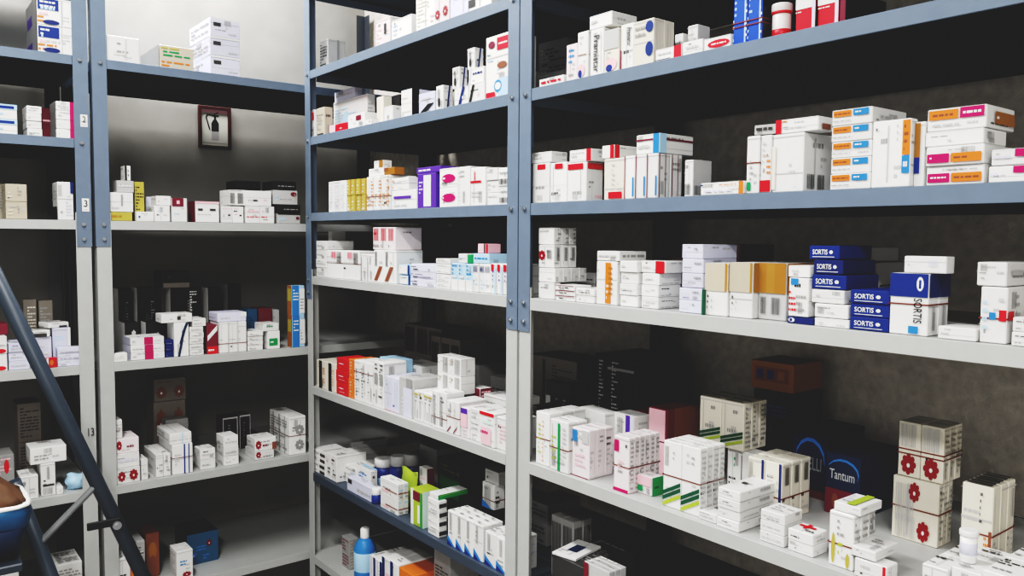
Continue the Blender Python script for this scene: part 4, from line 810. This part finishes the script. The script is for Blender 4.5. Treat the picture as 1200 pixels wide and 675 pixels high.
# pouch of lime green foil next to the bottles
def pouch(name, u, x0, x1, yt, d, z0, mk, label, cat, thick=.03, lean=.0):
    s0, zt = on_plane(u, x0, yt, d); s1, _ = on_plane(u, x1, yt, d); w = s1-s0; h = zt-z0
    bm = bmesh.new(); n, m = 9, 9; rows = []
    rg = random.Random(5)
    for sgn in (-1, 1):
        g = []
        for j in range(m):
            v = j/(m-1); row = []
            for i in range(n):
                uu = i/(n-1); e = math.sin(math.pi*uu)**.5*(math.sin(math.pi*min(1, v*.92+.08))**.6)
                row.append(bm.verts.new((uu*w+.004*math.sin(9*v), sgn*thick/2*e+lean*v+rg.uniform(-.0015, .0015), v*h+.004*math.sin(7*uu)*v)))
            g.append(row)
        rows.append(g)
    for k, g in enumerate(rows):
        for j in range(m-1):
            for i in range(n-1):
                f = (g[j][i], g[j][i+1], g[j+1][i+1], g[j+1][i]); bm.faces.new(f if k == 0 else f[::-1])
    a, b = rows
    for i in range(n-1):
        bm.faces.new((a[0][i+1], a[0][i], b[0][i], b[0][i+1])); bm.faces.new((a[-1][i], a[-1][i+1], b[-1][i+1], b[-1][i]))
    for j in range(m-1):
        bm.faces.new((a[j][0], a[j+1][0], b[j+1][0], b[j][0])); bm.faces.new((a[j+1][-1], a[j][-1], b[j][-1], b[j+1][-1]))
    o = bmesh_obj(name, bm, cm(mk), None, to_world(u, s0, d, z0), ROT[u], smooth=True); tag(o, label, cat); return o
pouch('foil_pouch', 'R', 471, 489, 546, .075, BZ[6]+.0008, 'LG', 'crumpled lime green pouch in front of dim bottles', 'pouch', .02)
pouch('plastic_bag', 'A', 77, 100, 556, .05, AZ[5]+.0008, 'LB', 'crumpled pale blue bag lying by the white post', 'bag', .06)

# ------------------------------------------------------------------ framed extinguisher picture on the back wall
def wall_pt(x, y):
    r = ray(x, y); t = (YW-.012)/r.y; return r.x*t, r.z*t
x0, zt = wall_pt(232.5, 123); x1, zb = wall_pt(271, 175.5)
x1 = max(x1, x0+.1)
root = bpy.data.objects.new('framed_picture', None); COL.objects.link(root); root.location = (x0, YW-.0005, zb)
tag(root, 'dark framed picture of a fire extinguisher hanging on the back wall', 'picture')
w, h = x1-x0, zt-zb; f = .011
M['frame'] = mat('dark_red_wood', (.05,.012,.012), rough=.4, noise=.2)
M['paper'] = mat('yellowed_paper', (.46,.46,.42), rough=.7, noise=.08)
bm = bmesh.new()
add_box(bm, (0, -.016, 0), (f, 0, h), .001); add_box(bm, (w-f, -.016, 0), (w, 0, h), .001); add_box(bm, (f, -.016, 0), (w-f, 0, f), .001); add_box(bm, (f, -.016, h-f), (w-f, 0, h), .001)
bmesh_obj('frame', bm, M['frame'], root)
bm = bmesh.new(); add_box(bm, (f, -.006, f), (w-f, -.001, h-f), 0, 0)
def flat(pts, k, off=.0066):
    fc = bm.faces.new([bm.verts.new((f+(w-2*f)*x, -off, f+(h-2*f)*y)) for x, y in pts]); fc.material_index = k
flat([(0,.90),(1,.90),(1,1),(0,1)], 1)
flat([(.38,.16),(.66,.16),(.66,.48),(.38,.48)], 3); flat([(.38,.40),(.66,.40),(.66,.62),(.60,.70),(.55,.75),(.49,.75),(.44,.70),(.38,.62)], 2, .0068)
flat([(.48,.75),(.56,.75),(.56,.83),(.48,.83)], 2); flat([(.40,.81),(.66,.81),(.66,.85),(.40,.85)], 2, .007); flat([(.50,.85),(.66,.92),(.64,.94),(.46,.87)], 2, .007)
flat([(.40,.83),(.40,.86),(.22,.86),(.16,.78),(.20,.76),(.25,.83)], 2, .0072); flat([(.16,.78),(.21,.78),(.34,.44),(.30,.42)], 2, .0074)
flat([(.05,.06),(.95,.06),(.95,.09),(.05,.09)], 3)
bmesh_obj('print', bm, [M['paper'], cm('PK'), cm('BK'), cm('GY')], root)

# ------------------------------------------------------------------ folding ladder in front of the left bay
YL = 2.30
def lp(x, y, Y=YL):
    r = ray(x, y); t = Y/r.y; return Vector((r.x*t, Y, r.z*t))
lad = bpy.data.objects.new('step_ladder', None); COL.objects.link(lad)
A0, A1 = lp(-12, 310), lp(171, 682)
dirr = (A1-A0).normalized()
foot = A0 + dirr*((FZ+.012-A0.z)/dirr.z); top = A0 - dirr*.35
lad.location = (foot.x, YL, FZ); tag(lad, 'dark blue grey folding ladder leaning across the left bay', 'ladder')
def rail(a, b, wd, th, name, m, parent=lad):
    a = Vector(a); b = Vector(b); d = (b-a); L = d.length; d.normalize()
    bm = bmesh.new(); add_box(bm, (-wd/2, -th/2, 0), (wd/2, th/2, L), .004)
    zx = d; yx = Vector((0, 1, 0)); xx = yx.cross(zx).normalized(); yx = zx.cross(xx)
    R = Matrix((xx, yx, zx)).transposed().to_4x4()
    bmesh.ops.transform(bm, matrix=Matrix.Translation(a-Vector(parent.location)) @ R, verts=bm.verts)
    return bmesh_obj(name, bm, m, parent)
def pole(a, b, r):
    bm = bmesh.new(); add_tube(bm, a-Vector(lad.location), b-Vector(lad.location), r, 20)
    o = bmesh_obj('rail', bm, M['rail'], lad)
    for p in o.data.polygons: p.use_smooth = len(p.vertices) == 4
    return o
r1 = pole(top, foot, .0185)
B0, B1 = lp(24, 585), lp(66, 690)
d2 = (B1-B0).normalized(); foot2 = B0 + d2*((FZ+.012-B0.z)/d2.z)
r2 = pole(B0-d2*.05, foot2, .0165)
for ft, pr in ((foot, r1), (foot2, r2)):
    bm = bmesh.new(); add_box(bm, (-.03, -.02, -.012), (.03, .02, .03), .004); bmesh.ops.translate(bm, vec=ft-Vector(lad.location), verts=bm.verts); bmesh_obj('rubber_foot', bm, cm('BK'), pr)
c0, c1 = lp(115, 566, YL-.005), lp(46, 637, YL-.005)
bm = bmesh.new(); add_tube(bm, c0-Vector(lad.location), c1-Vector(lad.location), .0085, 12); bmesh_obj('rung', bm, M['rod'], lad)
k0, k1 = lp(102, 618, YL-.02), lp(141, 614, YL-.02)
bm = bmesh.new(); add_box(bm, (0, -.004, -.010), ((k1-k0).length, .004, .010), .002)
bmesh.ops.translate(bm, vec=k0-Vector(lad.location), verts=bm.verts); st = bmesh_obj('hinge_strap', bm, cm('BK'), lad)
bm = bmesh.new(); kb = lp(136.5, 615, YL-.026)-Vector(lad.location); add_tube(bm, kb, kb+Vector((0, -.010, 0)), .011, 14); add_tube(bm, kb+Vector((0, -.010, 0)), kb+Vector((0, -.014, 0)), .006, 6); bmesh_obj('bolt', bm, M['steel'], st)
for k in (.25, .55):
    bm = bmesh.new(); add_tube(bm, foot-dirr*k-Vector(lad.location), foot2-d2*k-Vector(lad.location), .0085, 12); bmesh_obj('rung', bm, M['rod'], lad)

# blue bag with a brown mouth resting on the ladder's lower platform
P = bpy.data.objects.new('shopping_bag', None); COL.objects.link(P)
a0, a1 = lp(-60, 640, 2.15), lp(34, 640, 2.15)
zt = lp(15, 583, 2.15).z; zlo = lp(15, 642, 2.15).z
P.location = ((a0.x+a1.x)/2, 2.15, zlo); tag(P, 'blue bag with brown open mouth and white rim standing on the ladder platform', 'bag')
wd = (a1.x-a0.x); hh = zt-zlo; rg = random.Random(4)
def ringloft(name, rings, m):
    bm = bmesh.new(); rows = [[bm.verts.new(p) for p in rg_] for rg_ in rings]
    n = len(rows[0])
    for A, B in zip(rows, rows[1:]):
        for i in range(n): f = bm.faces.new((A[i], A[(i+1) % n], B[(i+1) % n], B[i])); f.smooth = True
    bm.faces.new(rows[0][::-1]); bm.faces.new(rows[-1])
    return bmesh_obj(name, bm, m, P)
def sg(v): return math.copysign(abs(v)**.45, v)
def ring(rx, ry, z, wob, tilt=0): return [(rx*sg(math.cos(t))+rg.uniform(-wob, wob), ry*sg(math.sin(t))+rg.uniform(-wob, wob), z+tilt*math.cos(t)+rg.uniform(-wob, wob)) for t in [6.2832*k/20 for k in range(20)]]
M['bagblue'] = mat('bag_blue', (.018,.10,.21), rough=.5, noise=.5, scale=12); M['bagnavy'] = mat('bag_navy', (.012,.03,.075), rough=.5, noise=.3); M['bagbrown'] = mat('bag_brown', (.10,.05,.025), rough=.7, noise=.4, scale=25)
ringloft('body', [ring(wd*.34, .07, 0, .002), ring(wd*.42, .085, hh*.35, .003), ring(wd*.47, .10, hh*.62, .003)], M['bagnavy'])
ringloft('upper_panel', [ring(wd*.467, .099, hh*.62, .002), ring(wd*.49, .105, hh*.82, .003), ring(wd*.50, .105, hh*1.0, .003)], M['bagblue'])
ringloft('rim', [ring(wd*.502, .107, hh*1.0, .001), ring(wd*.505, .108, hh*1.03, .002), ring(wd*.49, .10, hh*1.045, .002)], cm('W'))
ringloft('brown_lining', [ring(wd*.488, .10, hh*1.04, .002), ring(wd*.40, .08, hh*1.20, .004, -hh*.10), ring(wd*.26, .06, hh*1.40, .005, -hh*.14), ring(wd*.10, .03, hh*1.56, .005, -hh*.08)], M['bagbrown'])
# the platform that carries the bag, and the frame's other leg
bm = bmesh.new(); o_ = Vector(lad.location)
add_box(bm, (a0.x-.05-o_.x, 2.05-o_.y, zlo-.024-o_.z), (lp(20, 640, 2.15).x-o_.x, YL+.012-o_.y, zlo-.0055-o_.z), .003); bmesh_obj('platform', bm, M['rail'], lad)
pole(top, Vector((top.x-(foot.x-top.x)*.8, YL, FZ+.012)), .0185)
bm = bmesh.new(); add_box(bm, (top.x-.06-o_.x, -.03, top.z-.03-o_.z), (top.x+.06-o_.x, .03, top.z+.03-o_.z), .006); bmesh_obj('hinge_cap', bm, cm('BK'), lad)

# ------------------------------------------------------------------ room
M['wall'] = mat('grey_plaster', (.26,.255,.24), rough=.85, noise=.22, scale=7, bump=.25)
M['wall2'] = mat('rough_concrete', (.52,.485,.44), rough=.9, noise=.38, scale=45, bump=.5)
M['floor'] = mat('floor_tile', (.34,.33,.32), rough=.5, noise=.2, scale=6)
M['wall3'] = mat('white_wall_paint', (.72,.72,.70), rough=.9, noise=.05)
M['ceil'] = mat('ceiling_paint', (.6,.6,.58), rough=.9, noise=.05)
X0, Y0 = -1.9, -2.2
def slab(name, lo, hi, m):
    bm = bmesh.new(); add_box(bm, lo, hi); return struct(bmesh_obj(name, bm, m))
slab('floor', (X0-.1, Y0-.1, FZ-.1), (XW+.1, YW+.1, FZ), M['floor'])
slab('ceiling', (X0-.1, Y0-.1, CZ), (XW+.1, YW+.1, CZ+.1), M['ceil'])
slab('wall_back', (X0-.1, YW, FZ), (XW+.1, YW+.1, CZ), M['wall'])
slab('wall_right', (XW, Y0-.1, FZ), (XW+.1, YW, CZ), M['wall2'])
slab('wall_left', (X0-.1, Y0-.1, FZ), (X0, YW, CZ), M['wall3'])
slab('wall_front', (X0, Y0-.1, FZ), (XW, Y0, CZ), M['wall3'])

# ------------------------------------------------------------------ light: two ceiling strip lamps over the aisle
M['lamp'], nt, b = nodes('lamp_glow'); b.inputs['Emission Color'].default_value = (1,.98,.95,1); b.inputs['Emission Strength'].default_value = 2.0
def strip(x, y, L, rz, power, label, wd=.16):
    root = bpy.data.objects.new('ceiling_lamp', None); COL.objects.link(root); root.location = (x, y, CZ); root.rotation_euler[2] = rz
    tag(root, label, 'lamp', 'ceiling lamps')
    bm = bmesh.new(); add_box(bm, (-L/2, -wd/2, -.03), (L/2, wd/2, -.001), .004); bmesh_obj('housing', bm, M['ceil'], root)
    ld = bpy.data.lights.new('tube_light', 'AREA'); ld.shape = 'RECTANGLE'; ld.size = L; ld.size_y = wd; ld.energy = power; ld.color = (1,.985,.96)
    lo = bpy.data.objects.new('tube_light', ld); COL.objects.link(lo); lo.parent = root; lo.location = (0, 0, -.036)
strip(.15, 1.55, 1.2, math.pi/2, 46, 'ceiling strip lamp over the aisle')
strip(-.7, -.6, 1.2, math.pi/2, 78, 'ceiling strip lamp behind the viewer')
strip(.62, 2.88, 1.3, 0, 46, 'ceiling strip lamp above the rear bay', .2)
wd_ = bpy.data.worlds.new('world'); sc.world = wd_; wd_.use_nodes = True
wd_.node_tree.nodes['Background'].inputs[0].default_value = (.5,.55,.6,1); wd_.node_tree.nodes['Background'].inputs[1].default_value = .02

# ------------------------------------------------------------------ faded, contrasty film look
vs_ = sc.view_settings; vs_.view_transform = 'Standard'; vs_.look = 'None'; vs_.exposure = 0.0; vs_.gamma = 1.0
vs_.use_curve_mapping = True
cmap = vs_.curve_mapping; c = cmap.curves[3]
CURVE = [(0,.0140),(.03,.0175),(.08,.045),(.2,.19),(.45,.48),(.7,.66),(1,.78)]
c.points[0].location = CURVE[0]; c.points[-1].location = CURVE[-1]
for p in CURVE[1:-1]: c.points.new(*p)
cmap.update()
import collections
dup = [k for k, n in collections.Counter(LABELS).items() if n > 1]
if dup: print('DUP LABELS', len(dup), dup[:8])
lng = [l for l in LABELS if not 4 <= len(l.split()) <= 16]
if lng: print('LONG', len(lng), lng[:8])
print('THINGS', len(LABELS))
